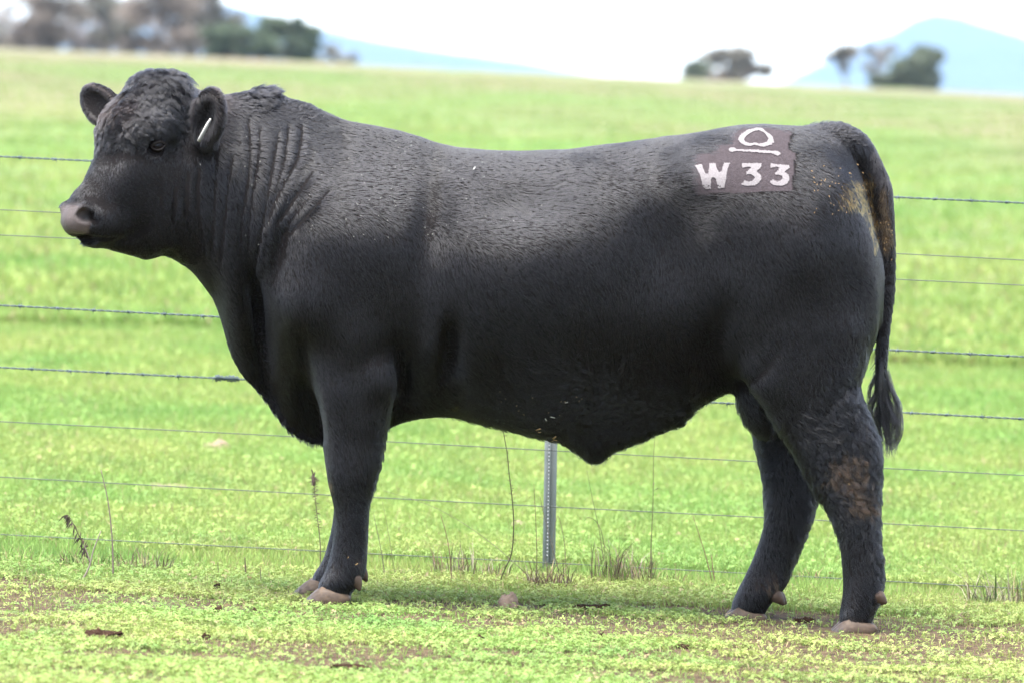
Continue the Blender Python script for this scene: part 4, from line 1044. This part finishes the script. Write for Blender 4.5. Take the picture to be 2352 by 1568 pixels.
tree('gum_tree', 'spreading dark gum right of the round green tree', 665, 330, [(620, 60, 34, 24, 1), (660, 46, 34, 18, 1), (700, 70, 30, 26, 1), (665, 108, 44, 26, 1.1), (700, 112, 26, 26, .9), (630, 100, 26, 22, .6)], 138, tone=GN_, group=GR)
tree('gum_tree', 'thin low sapling at the right end of the left-hand trees', 775, 340, [(750, 120, 28, 16, .45), (795, 136, 24, 12, .5), (735, 138, 20, 10, .4)], 150, trunk_w=0.12, tone=GY, group=GR)
GP = (0.25, 0.225, 0.22)
tree('gum_tree', 'pale bare-looking tree filling the gap behind the two leftmost gums', 40, 395, [(30, 106, 90, 12, .9), (20, 60, 60, 40, .8), (-50, 60, 60, 40, .8), (60, 95, 60, 22, .8), (0, 100, 50, 20, .8), (80, 10, 40, 40, .6)], 112, tone=GP, group=GR)
tree('gum_tree', 'pale brown tree behind the gap left of the widest brown gum', 190, 400, [(190, 108, 90, 12, .9), (170, 60, 60, 40, .8), (210, 95, 60, 20, .8), (140, 98, 50, 18, .8), (190, 5, 50, 40, .7)], 114, tone=GP, group=GR)
tree('gum_tree', 'pale greyish tree low behind the middle of the left-hand trees', 310, 390, [(320, 110, 90, 12, .9), (290, 60, 60, 36, .8), (300, 98, 60, 18, .8), (330, 10, 50, 30, .7)], 116, tone=GP, group=GR)
tree('gum_tree', 'pale lilac-grey tree behind and left of the round green tree', 425, 395, [(450, 116, 80, 12, .9), (410, 60, 60, 36, .8), (440, 100, 60, 18, .8), (400, 105, 50, 14, .8), (440, 15, 50, 26, .6)], 122, tone=GP, group=GR)
GRR = 'trees on the right-hand skyline'
GY = (0.17, 0.162, 0.14); GN_ = (0.11, 0.13, 0.09)
tree('bush', 'small round dark bush left of the open-crowned tree on the skyline', 1605, 340, [(1605, 163, 28, 22, 1.3), (1600, 178, 30, 12, 1.2)], 187, trunk_w=0.12, tone=GN_, group=GRR)
tree('gum_tree', 'open-crowned tree standing alone on the skyline above the brand', 1685, 335, [(1645, 125, 24, 16, .9), (1685, 122, 26, 22, 1.1), (1725, 148, 24, 20, .9), (1690, 160, 32, 24, 1.1), (1755, 160, 16, 14, .8), (1650, 172, 20, 14, .5), (1715, 125, 16, 14, .5)], 190, tone=GY, group=GRR)
tree('gum_tree', 'slender tree with a flat top and bare trunk on the right skyline', 1937, 345, [(1925, 122, 30, 9, .9), (1950, 116, 22, 12, .8), (1935, 106, 14, 8, .5), (1938, 150, 10, 12, .5)], 200, trunk_w=0.12, tone=GY, group=GRR)
tree('gum_tree', 'wispy see-through tree between the flat-topped tree and the wedge-shaped one', 2030, 350, [(2040, 105, 18, 14, .35), (2000, 112, 14, 10, .3), (2025, 132, 14, 10, .25), (1995, 150, 14, 10, .2)], 203, trunk_w=0.08, tone=GY, group=GRR)
tree('gum_tree', 'dense wedge-shaped tree rising to the right in front of the mountain', 2100, 332, [(2020, 182, 30, 14, 1.1), (2065, 165, 34, 22, 1.2), (2105, 145, 30, 28, 1.1), (2130, 122, 28, 18, 1.1), (2125, 175, 34, 24, 1.1), (2080, 188, 50, 12, 1.1), (2155, 128, 14, 10, .7)], 204, tone=GN_, group=GRR)

# ------------------------------------------------------------------ stones, dung, weeds
STONE = mat_new('stone', (0.20, 0.145, 0.11), 0.9, 0.2, noise=(30, 0.5, (0.13, 0.09, 0.065)), bump=(45, 0.6, 0.01))
DUNG = mat_new('dry_dung', (0.020, 0.010, 0.006), 0.95, 0.1, noise=(60, 0.5, (0.05, 0.027, 0.016)), bump=(70, 1.0, 0.02))
def lump(name, label, cat, u, v, wpx, hpx, mat, seed, rough=0.25, group=None, flat=0.35, yaw=0):
    g = G(u, v); px = (g[1] - CAM_Y) / FPX; a = wpx * px / 2; h = hpx * px * 1.25
    n, m = 26, 40; th = np.linspace(0, math.pi / 2 + 0.5, n)[:, None]; ph = np.linspace(0, 2 * math.pi, m, endpoint=False)[None, :]
    X = np.sin(th) * np.cos(ph); Y_ = np.sin(th) * np.sin(ph); Z = np.cos(th) + 0 * ph
    r = 1 + rough * 2 * (fbm(X * 2.1 + seed * 3 + 20, Y_ * 2.1 + Z * 1.7 + 20, seed, 4) - 0.5) + 0.18 * np.cos(ph * 2 + seed) * np.sin(th)
    V = np.stack([X * r * a, Y_ * r * a * (0.6 + flat), Z * r * h], -1).reshape(-1, 3)
    V *= (1 + (0.35 if mat is DUNG else 0.06) * (fbm(V[:, 0] * 160 + 60, V[:, 1] * 160 + V[:, 2] * 140 + 60, seed + 9, 3) - 0.5))[:, None]
    V[:, 2] = V[:, 2] * (1 + 0.7 * (fbm(V[:, 0] / a * 2 + 9, V[:, 1] / a * 2 + 9, seed + 4, 3) - 0.5))
    i = np.arange(n - 1)[:, None] * m; j = np.arange(m)[None, :]; q = np.stack([i + j, i + m + j, i + m + (j + 1) % m, i + (j + 1) % m], -1).reshape(-1, 4)
    EXCL.append((g[0], g[1], a * 1.0, a * 0.8 + 0.02, 0.9))
    o = np_mesh(name, V, q, mat=mat); o.location = g; o.rotation_euler.z = yaw; tag(o, label, cat, group)
GS = 'pale stones in the grass'
lump('stone', 'pale pointed stone in the clover in front of the steel post', 'stone', 1166, 1393, 54, 26, STONE, 3, 0.3, GS)
lump('stone', 'pale stone beyond the fence, below the bull\'s chest', 'stone', 497, 1036, 62, 18, STONE, 5, 0.3, GS)
lump('stone', 'long flat pale stone beyond the fence under the lowest wires at left', 'stone', 378, 1122, 105, 9, STONE, 6, 0.2, GS, 0.0)
lump('stone', 'small pale stone beyond the fence, left of the steel post', 'stone', 1192, 1213, 40, 14, STONE, 8, 0.3, GS)
lump('stone', 'flat reddish stone beyond the fence behind the bare leaning stalk', 'stone', 232, 1124, 60, 8, DUNG, 9, 0.25, GS, 0.0)
lump('stone', 'little brown stone beyond the fence right of the steel post', 'stone', 1430, 1246, 26, 12, DUNG, 12, 0.3, GS)
GD = 'dry dung lumps in the grazed turf'
for i, (u, v, w, h, lb) in enumerate([(240, 1463, 118, 13, 'longest dark dung ridge lying at the lower left'), (498, 1359, 24, 14, 'small dark dung lump left of the front hooves, furthest back'), (500, 1408, 28, 12, 'dark dung lump between the front hooves and the long ridge'),
        (584, 1408, 16, 10, 'small dung crumb just left of the front hooves'), (472, 1468, 24, 11, 'round dung lump right of the long ridge'), (1350, 1398, 92, 9, 'broad crumbly dung pat in the clover under the belly'),
        (2290 - 1490, 1535, 84, 8, 'low dung pat at the bottom of the picture below the front hooves'), (1385, 1464, 26, 9, 'small dung lump below the broad crumbly pat'), (650, 1324, 12, 9, 'tiny dung crumb at the edge of the long grass behind the front hooves'),
        (1570, 1488, 34, 7, 'low dung crumb left of the hind hooves'), (1100, 1470, 30, 8, 'low dung crumb midway between front and hind hooves'), (1850, 1428, 40, 8, 'dung crumb between the two hind hooves')]):
    lump('dung_pat', lb, 'dung', u, v, w, h, DUNG, 20 + i, 0.5, GD, 0.2)

WEED = mat_new('dead_stalk', attr=True, rough=0.85, spec=0.2)
def stalk(b, pts, r, col, n=5): v, q, t = tube(curve_pts(pts, max(6, 4 * len(pts))), np.linspace(r, r * 0.45, max(6, 4 * len(pts))), n); b.add(v, q, t, col)
def leaf(b, o, d, L, w, col, drop=0.3):
    o = np.asarray(o); d = np.asarray(d, float); d /= np.linalg.norm(d); s = np.cross(d, [0.2, 1, 0.1]); s /= np.linalg.norm(s) + 1e-9
    p1 = o + d * L * 0.45 - np.array([0, 0, drop * L * 0.15]); p2 = o + d * L - np.array([0, 0, drop * L * 0.6])
    b.add([o - s * w * .3, o + s * w * .3, p1 + s * w, p1 - s * w, p2], [(0, 1, 2, 3)], [(3, 2, 4)], col)
def weed(name, label, cat, base, fn, group=None):
    o_ = base.copy(); b = Bag(); fn(b, o_); o = b.build(name, WEED, None, o_); o.location = o_; tag(o, label, cat, group)
BRN = (0.085, 0.062, 0.046); STRAW = (0.19, 0.15, 0.085); RED = (0.13, 0.08, 0.055); GRN = (0.06, 0.11, 0.03); PAL = (0.19, 0.16, 0.13)
def vine(base, lst, r, col, bumps=0):
    pass
def at_base(u, v): g = G(u, v); return g
# thistle with a spiny head
bs_ = at_base(737, 1322); Yw = bs_[1]
def f(b, o):
    pts = [P(a, c, Yw) for a, c in ((737, 1322), (735, 1240), (728, 1180), (722, 1120), (719, 1088))]; stalk(b, pts, 0.0020, BRN)
    g = np.random.default_rng(1); cp = curve_pts(pts, 60)
    for k in range(90):
        t = g.random() ** 0.7; i = int(20 + t * 39); big = (t > 0.72)
        an = g.uniform(0, 6.28); d = (math.cos(an), math.sin(an), g.uniform(-0.3, 0.7)); leaf(b, cp[i], d, g.uniform(.012, .024) * (1.1 if big else 0.8), 0.0011, (0.10, 0.07, 0.06))
    for k in range(16): an = g.uniform(0, 6.28); leaf(b, cp[g.integers(48, 60)], (0.35 * math.cos(an), 0.35 * math.sin(an), 1), 0.022, 0.002, (0.10, 0.075, 0.065))
    v, q, t = tube(curve_pts([cp[46], cp[53], cp[59]], 9), [.002, .0045, .006, .0065, .006, .0055, .005, .004, .001], 8); b.add(v, q, t, (0.10, 0.07, 0.06))
weed('thistle', 'dead brown thistle with a spiny head left of the near foreleg', 'weed', bs_, f)
# dark knobbly stem hanging in a curve
bs2 = at_base(1155, 1345)
def f(b, o):
    pts = [P(a, c, bs2[1]) for a, c in ((1151, 1330), (1160, 1305), (1175, 1270), (1180, 1210), (1177, 1150), (1170, 1090), (1165, 1040), (1158, 1000), (1156, 985))]; pts = [o] + pts
    stalk(b, pts, 0.0027, (0.05, 0.045, 0.025)); g = np.random.default_rng(2); cp = curve_pts(pts, 90)
    for k in range(44): an = g.uniform(0, 6.28); leaf(b, cp[g.integers(14, 88)], (math.cos(an), math.sin(an), g.uniform(0, .8)), g.uniform(.006, .016), 0.0014, (0.15, 0.12, 0.08))
weed('dead_weed', 'dark knobbly dead stem curving up left of the steel post', 'weed', bs2, f)
def simple_stem(label, pts, r=0.0012, col=BRN, leaves=0, name='dry_grass', cat='dry grass', group='tall single grasses along the fence'):
    g0 = at_base(*pts[0]); 
    cc_ = tuple(c_ * 0.45 for c_ in col) if max(col) > .15 else col
    def f(b, o):
        pp = [o] + [P(a, c, g0[1]) for a, c in pts[1:]]; stalk(b, pp, r * 1.5, cc_); g = np.random.default_rng(int(pts[0][0])); cp = curve_pts(pp, 40)
        for k in range(leaves): an = g.uniform(0, 6.28); leaf(b, cp[g.integers(8, 38)], (math.cos(an), .4 * math.sin(an), 1), g.uniform(.03, .06), 0.0016, cc_, 1.2)
    weed(name, label, cat, g0, f, group)
simple_stem('tall upright grass stem right of the post, crossing four wires', [(1492, 1335), (1496, 1240), (1500, 1150), (1501, 1060), (1505, 985)], .0013, (0.20, 0.20, 0.09), 2)
simple_stem('bare pinkish stalk leaning left over the fence at the left', [(260, 1330), (258, 1240), (248, 1150), (232, 1078)], .0019, (0.30, 0.22, 0.20))
simple_stem('thin green stem leaning left just right of the sheath', [(1392, 1330), (1384, 1270), (1375, 1210), (1362, 1150), (1348, 1080)], .0011, (0.2, 0.22, 0.1), 1)
simple_stem('curled grass stem arching left, right of the post', [(1394, 1330), (1386, 1240), (1372, 1200), (1352, 1187), (1342, 1195)], .001, (0.2, 0.2, 0.1))
simple_stem('reddish stem leaning left in front of the far hind leg', [(1638, 1345), (1625, 1290), (1610, 1240), (1592, 1185)], .0014, RED)
simple_stem('short reddish twig right of the leaning red stem', [(1645, 1350), (1638, 1310), (1634, 1275)], .0016, RED)
simple_stem('thin stem right behind the near foreleg', [(884, 1330), (880, 1290), (870, 1235), (858, 1180)], .0011, PAL, 0)
simple_stem('second thin stem a little right of the near foreleg', [(910, 1330), (900, 1270), (890, 1210), (878, 1150)], .0008, (0.25, 0.24, 0.14))
simple_stem('long pale stem sloping from the foreleg down to the post foot', [(1235, 1345), (1180, 1290), (1100, 1225), (1000, 1165), (880, 1125)], .0008, (0.32, 0.28, 0.2))
simple_stem('pointed bent stem just right of the post', [(1300, 1335), (1298, 1260), (1290, 1210), (1281, 1185), (1272, 1225), (1268, 1300)], .0010, (0.26, 0.24, 0.12))
simple_stem('pale straight stem crossing in front of the post', [(1290, 1335), (1270, 1260), (1252, 1190), (1240, 1140)], .0011, PAL)
simple_stem('slim tan stem just left of the post', [(1232, 1340), (1233, 1260), (1230, 1180), (1226, 1110)], .0011, STRAW)
simple_stem('thin curved stem left of the tan tuft by the foreleg', [(1038, 1340), (1034, 1280), (1026, 1230), (1012, 1180)], .0013, RED)
simple_stem('short dark stub of a weed left of the foreleg', [(565, 1330), (564, 1300), (562, 1278)], .0022, BRN, name='weed_stub', cat='weed', group='short dead weed stubs')
simple_stem('thin dead stub nearest the front hooves', [(600, 1345), (599, 1320), (597, 1300)], .0014, BRN, name='weed_stub', cat='weed', group='short dead weed stubs')
simple_stem('thin dead stub in the middle of the left grass', [(502, 1330), (501, 1305), (500, 1290)], .0012, BRN, name='weed_stub', cat='weed', group='short dead weed stubs')
simple_stem('short thin dead twig in the grazed turf at far left', [(76, 1400), (74, 1370), (70, 1345)], .0012, BRN, name='weed_stub', cat='weed', group='short dead weed stubs')
# drooping curled dead weed and forked pale stick at left
g3 = at_base(200, 1312)
def f(b, o):
    Y3 = g3[1]; pts = [P(a, c, Y3) for a, c in ((208, 1300), (199, 1270), (190, 1245), (172, 1210), (158, 1184), (148, 1182))]; stalk(b, [o] + pts, 0.0018, BRN)
    g = np.random.default_rng(3); cp = curve_pts(pts, 50)
    for k in range(30): leaf(b, cp[g.integers(12, 50)], (g.uniform(-1, .3), g.uniform(-.5, .5), g.uniform(-1, .1)), g.uniform(.014, .034), 0.0028, (0.045, 0.033, 0.028), 0.9)
    for k in range(26): leaf(b, cp[g.integers(6, 24)], (g.uniform(-.5, .5), g.uniform(-.5, .5), g.uniform(0, 1)), g.uniform(.01, .03), 0.002, (0.07, 0.05, 0.04), 0.2)
weed('dead_weed', 'drooping dead weed with curled dark leaves at the lower left of the fence', 'weed', g3, f)
g4 = at_base(188, 1338)
def f(b, o):
    pp = [P(a, c, g4[1]) for a, c in ((188, 1334), (205, 1300), (215, 1262), (232, 1218))]; stalk(b, pp, 0.0034, PAL, 7)
    stalk(b, [P(a, c, g4[1]) for a, c in ((207, 1290), (198, 1262), (192, 1250))], 0.002, PAL)
    stalk(b, [P(150, 1334, g4[1] - .02), P(170, 1330, g4[1]), P(192, 1332, g4[1])], 0.0016, PAL)
weed('dry_stick', 'pale forked stick propped beside the drooping dead weed', 'stick', g4, f)
def tuft(label, u, v, wpx, hpx, n, cols, seed, lean=0.35, group='dry grass tufts along the fence', bw=0.0015):
    g0 = at_base(u, v); px = (g0[1] - CAM_Y) / FPX
    def f(b, o):
        g = np.random.default_rng(seed)
        for k in range(n):
            x = g.uniform(-1, 1) * wpx * px / 1.8; y = g.normal(0, 0.4) * wpx * px / 3; r0_ = o + np.array([x, y, 0]); r0_[2] = float(ground_z(r0_[0], r0_[1])) - 0.005
            h = hpx * px * (0.22 + 1.1 * g.random() ** 1.8); l = g.normal(0, lean) * h + 0.25 * x; ly = g.normal(0, lean) * h
            m = r0_ + np.array([l * .35, ly * .35, h * .6]); e = r0_ + np.array([l, ly, h * g.uniform(.8, 1.05)])
            c = np.array(cols[g.integers(len(cols))]) * g.uniform(.7, 1.3); s = np.array([math.cos(k), 0.5 * math.sin(k), 0]); s /= np.linalg.norm(s); w = bw * g.uniform(.7, 1.8)
            b.add([r0_ - s * w, r0_ + s * w, m + s * w * .8, m - s * w * .8, e], [(0, 1, 2, 3)], [(3, 2, 4)], c)
    n = int(n * 1.25); bw = bw * 0.68
    weed('grass_tuft', label, 'grass tuft', g0, f, group)
GR2 = (0.13, 0.21, 0.05)
T1 = [STRAW, BRN, RED, PAL, PAL, GR2]; T2 = [STRAW, RED, GRN, GR2]; T3 = [GRN, (0.16, 0.26, 0.06), STRAW]
tuft('brown stubbly tuft right of the forked stick', 330, 1314, 110, 60, 150, T1, 1)
tuft('dark clump of dead leaves round the foot of the forked stick', 195, 1308, 110, 45, 140, [BRN, GRN, GRN, STRAW], 2)
tuft('straw and red tuft left of the curved knobbly stem', 1045, 1325, 90, 75, 130, T1, 3)
tuft('loose brown tuft between the knobbly stem and the post', 1120, 1332, 90, 50, 80, T1, 4)
tuft('tangled pinkish tuft wrapped round the foot of the post', 1262, 1352, 90, 70, 170, [PAL, STRAW, RED, BRN], 5, .5)
tuft('tallest dark tuft right of the post', 1395, 1342, 80, 110, 150, [BRN, STRAW, GR2, GR2, PAL, RED], 6)
tuft('brown tuft right beside the tallest dark tuft', 1455, 1342, 90, 85, 150, [BRN, STRAW, GR2, STRAW, PAL], 7)
tuft('small straw tuft left of the far hind leg', 1530, 1345, 80, 45, 90, T2, 8)
tuft('small green and straw tuft against the far hind hoof', 1880 - 20, 1345, 70, 50, 90, T2, 9)
tuft('pale wiry tuft at the right end of the lowest wire', 2290, 1395, 120, 95, 190, [PAL, STRAW, (0.3, 0.26, 0.2), GRN], 10, .45)
tuft('low pinkish tuft in front of the wiry tuft at right', 2190, 1425, 60, 26, 80, [PAL, RED, STRAW], 11, .8)
tuft('low brown tuft right of the near hind hoof', 2110, 1418, 40, 22, 50, [RED, BRN, PAL], 12, .8)
tuft('sparse green tuft at the far left edge', 40, 1300, 120, 55, 90, T3, 13)

# ------------------------------------------------------------------ grass: blades and clover leaves as real geometry
GRASSM = mat_new('grass_blade', attr=True, rough=0.6, spec=0.25, trans=0.35)
def blades(name, label, x, y, h, w, lean, col, seed):
    g = np.random.default_rng(seed); n = len(x); z = ground_z(x, y) - 0.004; o = np.stack([x, y, z], -1)
    a = g.uniform(0, 6.283, n); s = np.stack([np.cos(a), np.sin(a), 0 * a], -1) * w[:, None]
    b = g.uniform(0, 6.283, n); l = np.stack([np.cos(b), np.sin(b), 0 * b], -1) * (lean * h)[:, None]; up = np.array([0, 0, 1.0])[None, :] * h[:, None]
    V = np.stack([o - s, o + s, o + l * .35 + up * .55 + s * .8, o + l * .35 + up * .55 - s * .8, o + l + up * (1 - 0.35 * lean ** 2)[:, None]], 1).reshape(-1, 3)
    i = np.arange(n)[:, None] * 5; q = i + np.array([[0, 1, 2, 3]]); t = i + np.array([[3, 2, 4]])
    c = np.repeat(col, 5, axis=0).reshape(n, 5, 3).copy(); c[:, :2] *= 0.8; c = c.reshape(-1, 3)
    o_ = np_mesh(name, V, q, t, mat=GRASSM, smooth=False, col=np.clip(c, 0, 1)); tag(o_, label, 'grass', kind='stuff')
def clover(name, label, x, y, h, r, col, seed):
    g = np.random.default_rng(seed); n = len(x); z = ground_z(x, y); V = []; a0 = g.uniform(0, 6.283, n); tl = g.normal(0, 0.35, (n, 2))
    c0 = np.stack([x, y, z + h], -1)
    for k in range(3):
        a = a0 + k * 2.094; d = np.stack([np.cos(a), np.sin(a), tl[:, 0] * np.cos(a) + tl[:, 1] * np.sin(a) - 0.15], -1); s = np.stack([-np.sin(a), np.cos(a), -tl[:, 0] * np.sin(a) + tl[:, 1] * np.cos(a)], -1)
        rr = r[:, None]
        V.append(np.stack([c0, c0 + d * rr * .7 + s * rr * .5, c0 + d * rr * 1.25, c0 + d * rr * .7 - s * rr * .5], 1))
    V = np.concatenate(V, 1).reshape(-1, 3); q = np.arange(n * 12).reshape(-1, 4)
    o_ = np_mesh(name, V, q, mat=GRASSM, smooth=False, col=np.clip(np.repeat(col, 12, axis=0), 0, 1)); tag(o_, label, 'clover', kind='stuff')
def scatter(n, d0, d1, margin, seed, power=1.0):
    g = np.random.default_rng(seed); d = d0 + (d1 - d0) * g.random(n) ** power; x = (g.random(n) * 2 - 1) * (d * 0.09 * margin) * (0.8 + 0.2 * g.random(n)); y = d + CAM_Y; k = np.ones(n, bool)
    for ex, ey, rx, ry, pr in EXCL: k &= ~((((x - ex) / rx) ** 2 + ((y - ey + 0.02) / ry) ** 2 < 1) & (g.random(n) < pr))
    return x[k], y[k], d[k], g
YG = np.array([0.245, 0.29, 0.082]); MG = np.array([0.15, 0.262, 0.062]); DG = np.array([0.08, 0.17, 0.045]); ST = np.array([0.28, 0.22, 0.12]); BW = np.array([0.16, 0.09, 0.05])
def gcol(x, y, g, yellow, straw):
    n = len(x); f1 = fbm(x * 1.3 + 40, y * 1.3 + 40, 5, 3); f2 = fbm(x * 4 + 40, y * 4 + 40, 6, 3)
    yl = np.clip(yellow + (f1 - 0.5) * 1.6 + g.normal(0, .2, n), 0, 1)[:, None]; dk = np.clip((f2 - 0.55) * 2.2 + g.normal(0, .18, n), 0, 1)[:, None]
    c = MG * (1 - yl) + YG * yl; c = c * (1 - dk * .75) + DG * dk * .75
    s = (g.random(n) < straw + 0.2 * np.clip(f1 - .55, 0, 1))[:, None]; c = np.where(s, ST * g.uniform(.6, 1.1, (n, 1)), c)
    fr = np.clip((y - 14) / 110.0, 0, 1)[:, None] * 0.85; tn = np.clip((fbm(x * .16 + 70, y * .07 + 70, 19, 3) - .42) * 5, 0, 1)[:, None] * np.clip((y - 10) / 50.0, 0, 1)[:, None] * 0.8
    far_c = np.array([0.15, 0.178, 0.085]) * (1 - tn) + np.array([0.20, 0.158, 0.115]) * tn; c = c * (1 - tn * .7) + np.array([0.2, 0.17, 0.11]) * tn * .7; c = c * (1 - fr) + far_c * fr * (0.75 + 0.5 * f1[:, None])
    return c * g.uniform(0.84, 1.16, (n, 1))
for u_, v_, Y_ in ((690, 1394, YN), (1900, 1462, YN), (1648, 1438, 0.10), (666, 1371, YF)):
    p_ = P(u_, v_, Y_); EXCL.append((p_[0] + 0.06, Y_ - 0.05, 0.13, 0.13, 0.80))
# grazed foreground
x, y, d, g = scatter(470000, 13.4, 18.1, 2.0, 101)
lush = np.clip((d - 17.0 + 0.7 * (fbm(x * 1.5 + 9, y * 1.5 + 9, 8, 3) - .5)) / 0.5, 0, 1)
cover = fbm(x * 2.0 + 30, y * 3.2 + 30, 12, 4) + 0.25 * (fbm(x * 11 + 3, y * 11 + 30, 13, 2) - 0.5) + 0.3 * lush + 0.12 * np.clip((15.4 - d) / 1.0, 0, 1)
keep = g.random(len(x)) < np.clip((cover - 0.505) / 0.11, 0.13, 1)
x, y, d, lush = x[keep], y[keep], d[keep], lush[keep]
k = g.random(len(x)) < 0.6
h = (0.008 + 0.015 * g.random(len(x)) + 0.014 * lush * g.random(len(x)))
blades('grazed_grass', 'short grazed yellow-green grass with bare soil showing in the foreground', x[k], y[k], h[k] * 1.25, 0.0009 + 0.0010 * g.random(k.sum()), np.abs(g.normal(0.5, .35, k.sum())), gcol(x[k], y[k], g, 0.75, 0.20) * (1 - 0.08 * lush[k][:, None]), 1)
m = ~k
clover('clover', 'low clover and leafy turf round the hooves', x[m], y[m], h[m] * 0.8, 0.0032 + 0.0055 * g.random(m.sum()), gcol(x[m], y[m], g, 0.58, 0.05) * (1 - 0.10 * lush[m][:, None]), 2)
# long grass along the fence
x, y, d, g = scatter(160000, 17.3, 19.2, 2.3, 102)
dist = np.abs(y - (FA + FB * x) + 0.15); k = g.random(len(x)) < 0.25 + 0.75 * np.exp(-(dist / 0.5) ** 2); x, y, dist = x[k], y[k], dist[k]
h = (0.016 + 0.022 * g.random(len(x)) + 0.035 * np.exp(-(dist / 0.32) ** 2) * g.random(len(x)) ** 1.5 * (0.3 + 1.2 * fbm(x * 2 + 5, y + 9, 31, 2)))
blades('fence_grass', 'longer green grass left ungrazed along the foot of the fence', x, y, h, 0.0009 + 0.0009 * g.random(len(x)), np.abs(g.normal(0.35, .25, len(x))), gcol(x, y, g, 0.35, 0.08) * 1.15, 3)
# paddock beyond, thinning with distance
x, y, d, g = scatter(500000, 18.6, 34, 2.3, 103, 1.25)
h = 0.03 + 0.04 * g.random(len(x))
blades('paddock_grass', 'bright green pasture grass beyond the fence', x, y, h, (0.0009 + 0.0010 * g.random(len(x))) * (d / 19), np.abs(g.normal(0.5, .3, len(x))), gcol(x, y, g, 0.50, 0.05), 4)
x, y, d, g = scatter(70000, 18.6, 30, 2.3, 104, 1.3)
clover('paddock_clover', 'patches of broad clover leaves beyond the fence', x, y, 0.02 + 0.02 * g.random(len(x)), (0.005 + 0.006 * g.random(len(x))), gcol(x, y, g, 0.45, 0.02), 5)
x, y, d, g = scatter(300000, 32, 200, 2.2, 105, 1.9)
blades('distant_grass', 'soft bright grass on the slope behind', x, y, 0.05 + 0.06 * g.random(len(x)), 0.006 + 0.006 * g.random(len(x)), np.abs(g.normal(0.5, .3, len(x))), gcol(x * .4, y * .4, g, 0.55, 0.06), 6)

# ------------------------------------------------------------------ the damp air between the paddock and the ranges
def haze():
    x0, x1, y0, y1, z0, z1 = -5200.0, 5200.0, -40.0, 9200.0, -260.0, 420.0
    v = [(x, y, z) for z in (z0, z1) for x, y in ((x0, y0), (x1, y0), (x1, y1), (x0, y1))]
    q = [(3, 2, 1, 0), (4, 5, 6, 7), (0, 1, 5, 4), (1, 2, 6, 5), (2, 3, 7, 6), (3, 0, 4, 7)]
    m = bpy.data.materials.new('haze'); m.use_nodes = True; n = m.node_tree; n.nodes.clear()
    o = n.nodes.new('ShaderNodeOutputMaterial'); pv = n.nodes.new('ShaderNodeVolumePrincipled')
    pv.inputs['Color'].default_value = (0.50, 0.72, 1.0, 1); pv.inputs['Density'].default_value = 0.00008; pv.inputs['Anisotropy'].default_value = 0.2
    n.links.new(pv.outputs[0], o.inputs['Volume'])
    h = np_mesh('haze', np.array(v), np.array(q), mat=m, smooth=False); tag(h, 'thin pale haze over the paddock and ranges', kind='stuff')
haze()
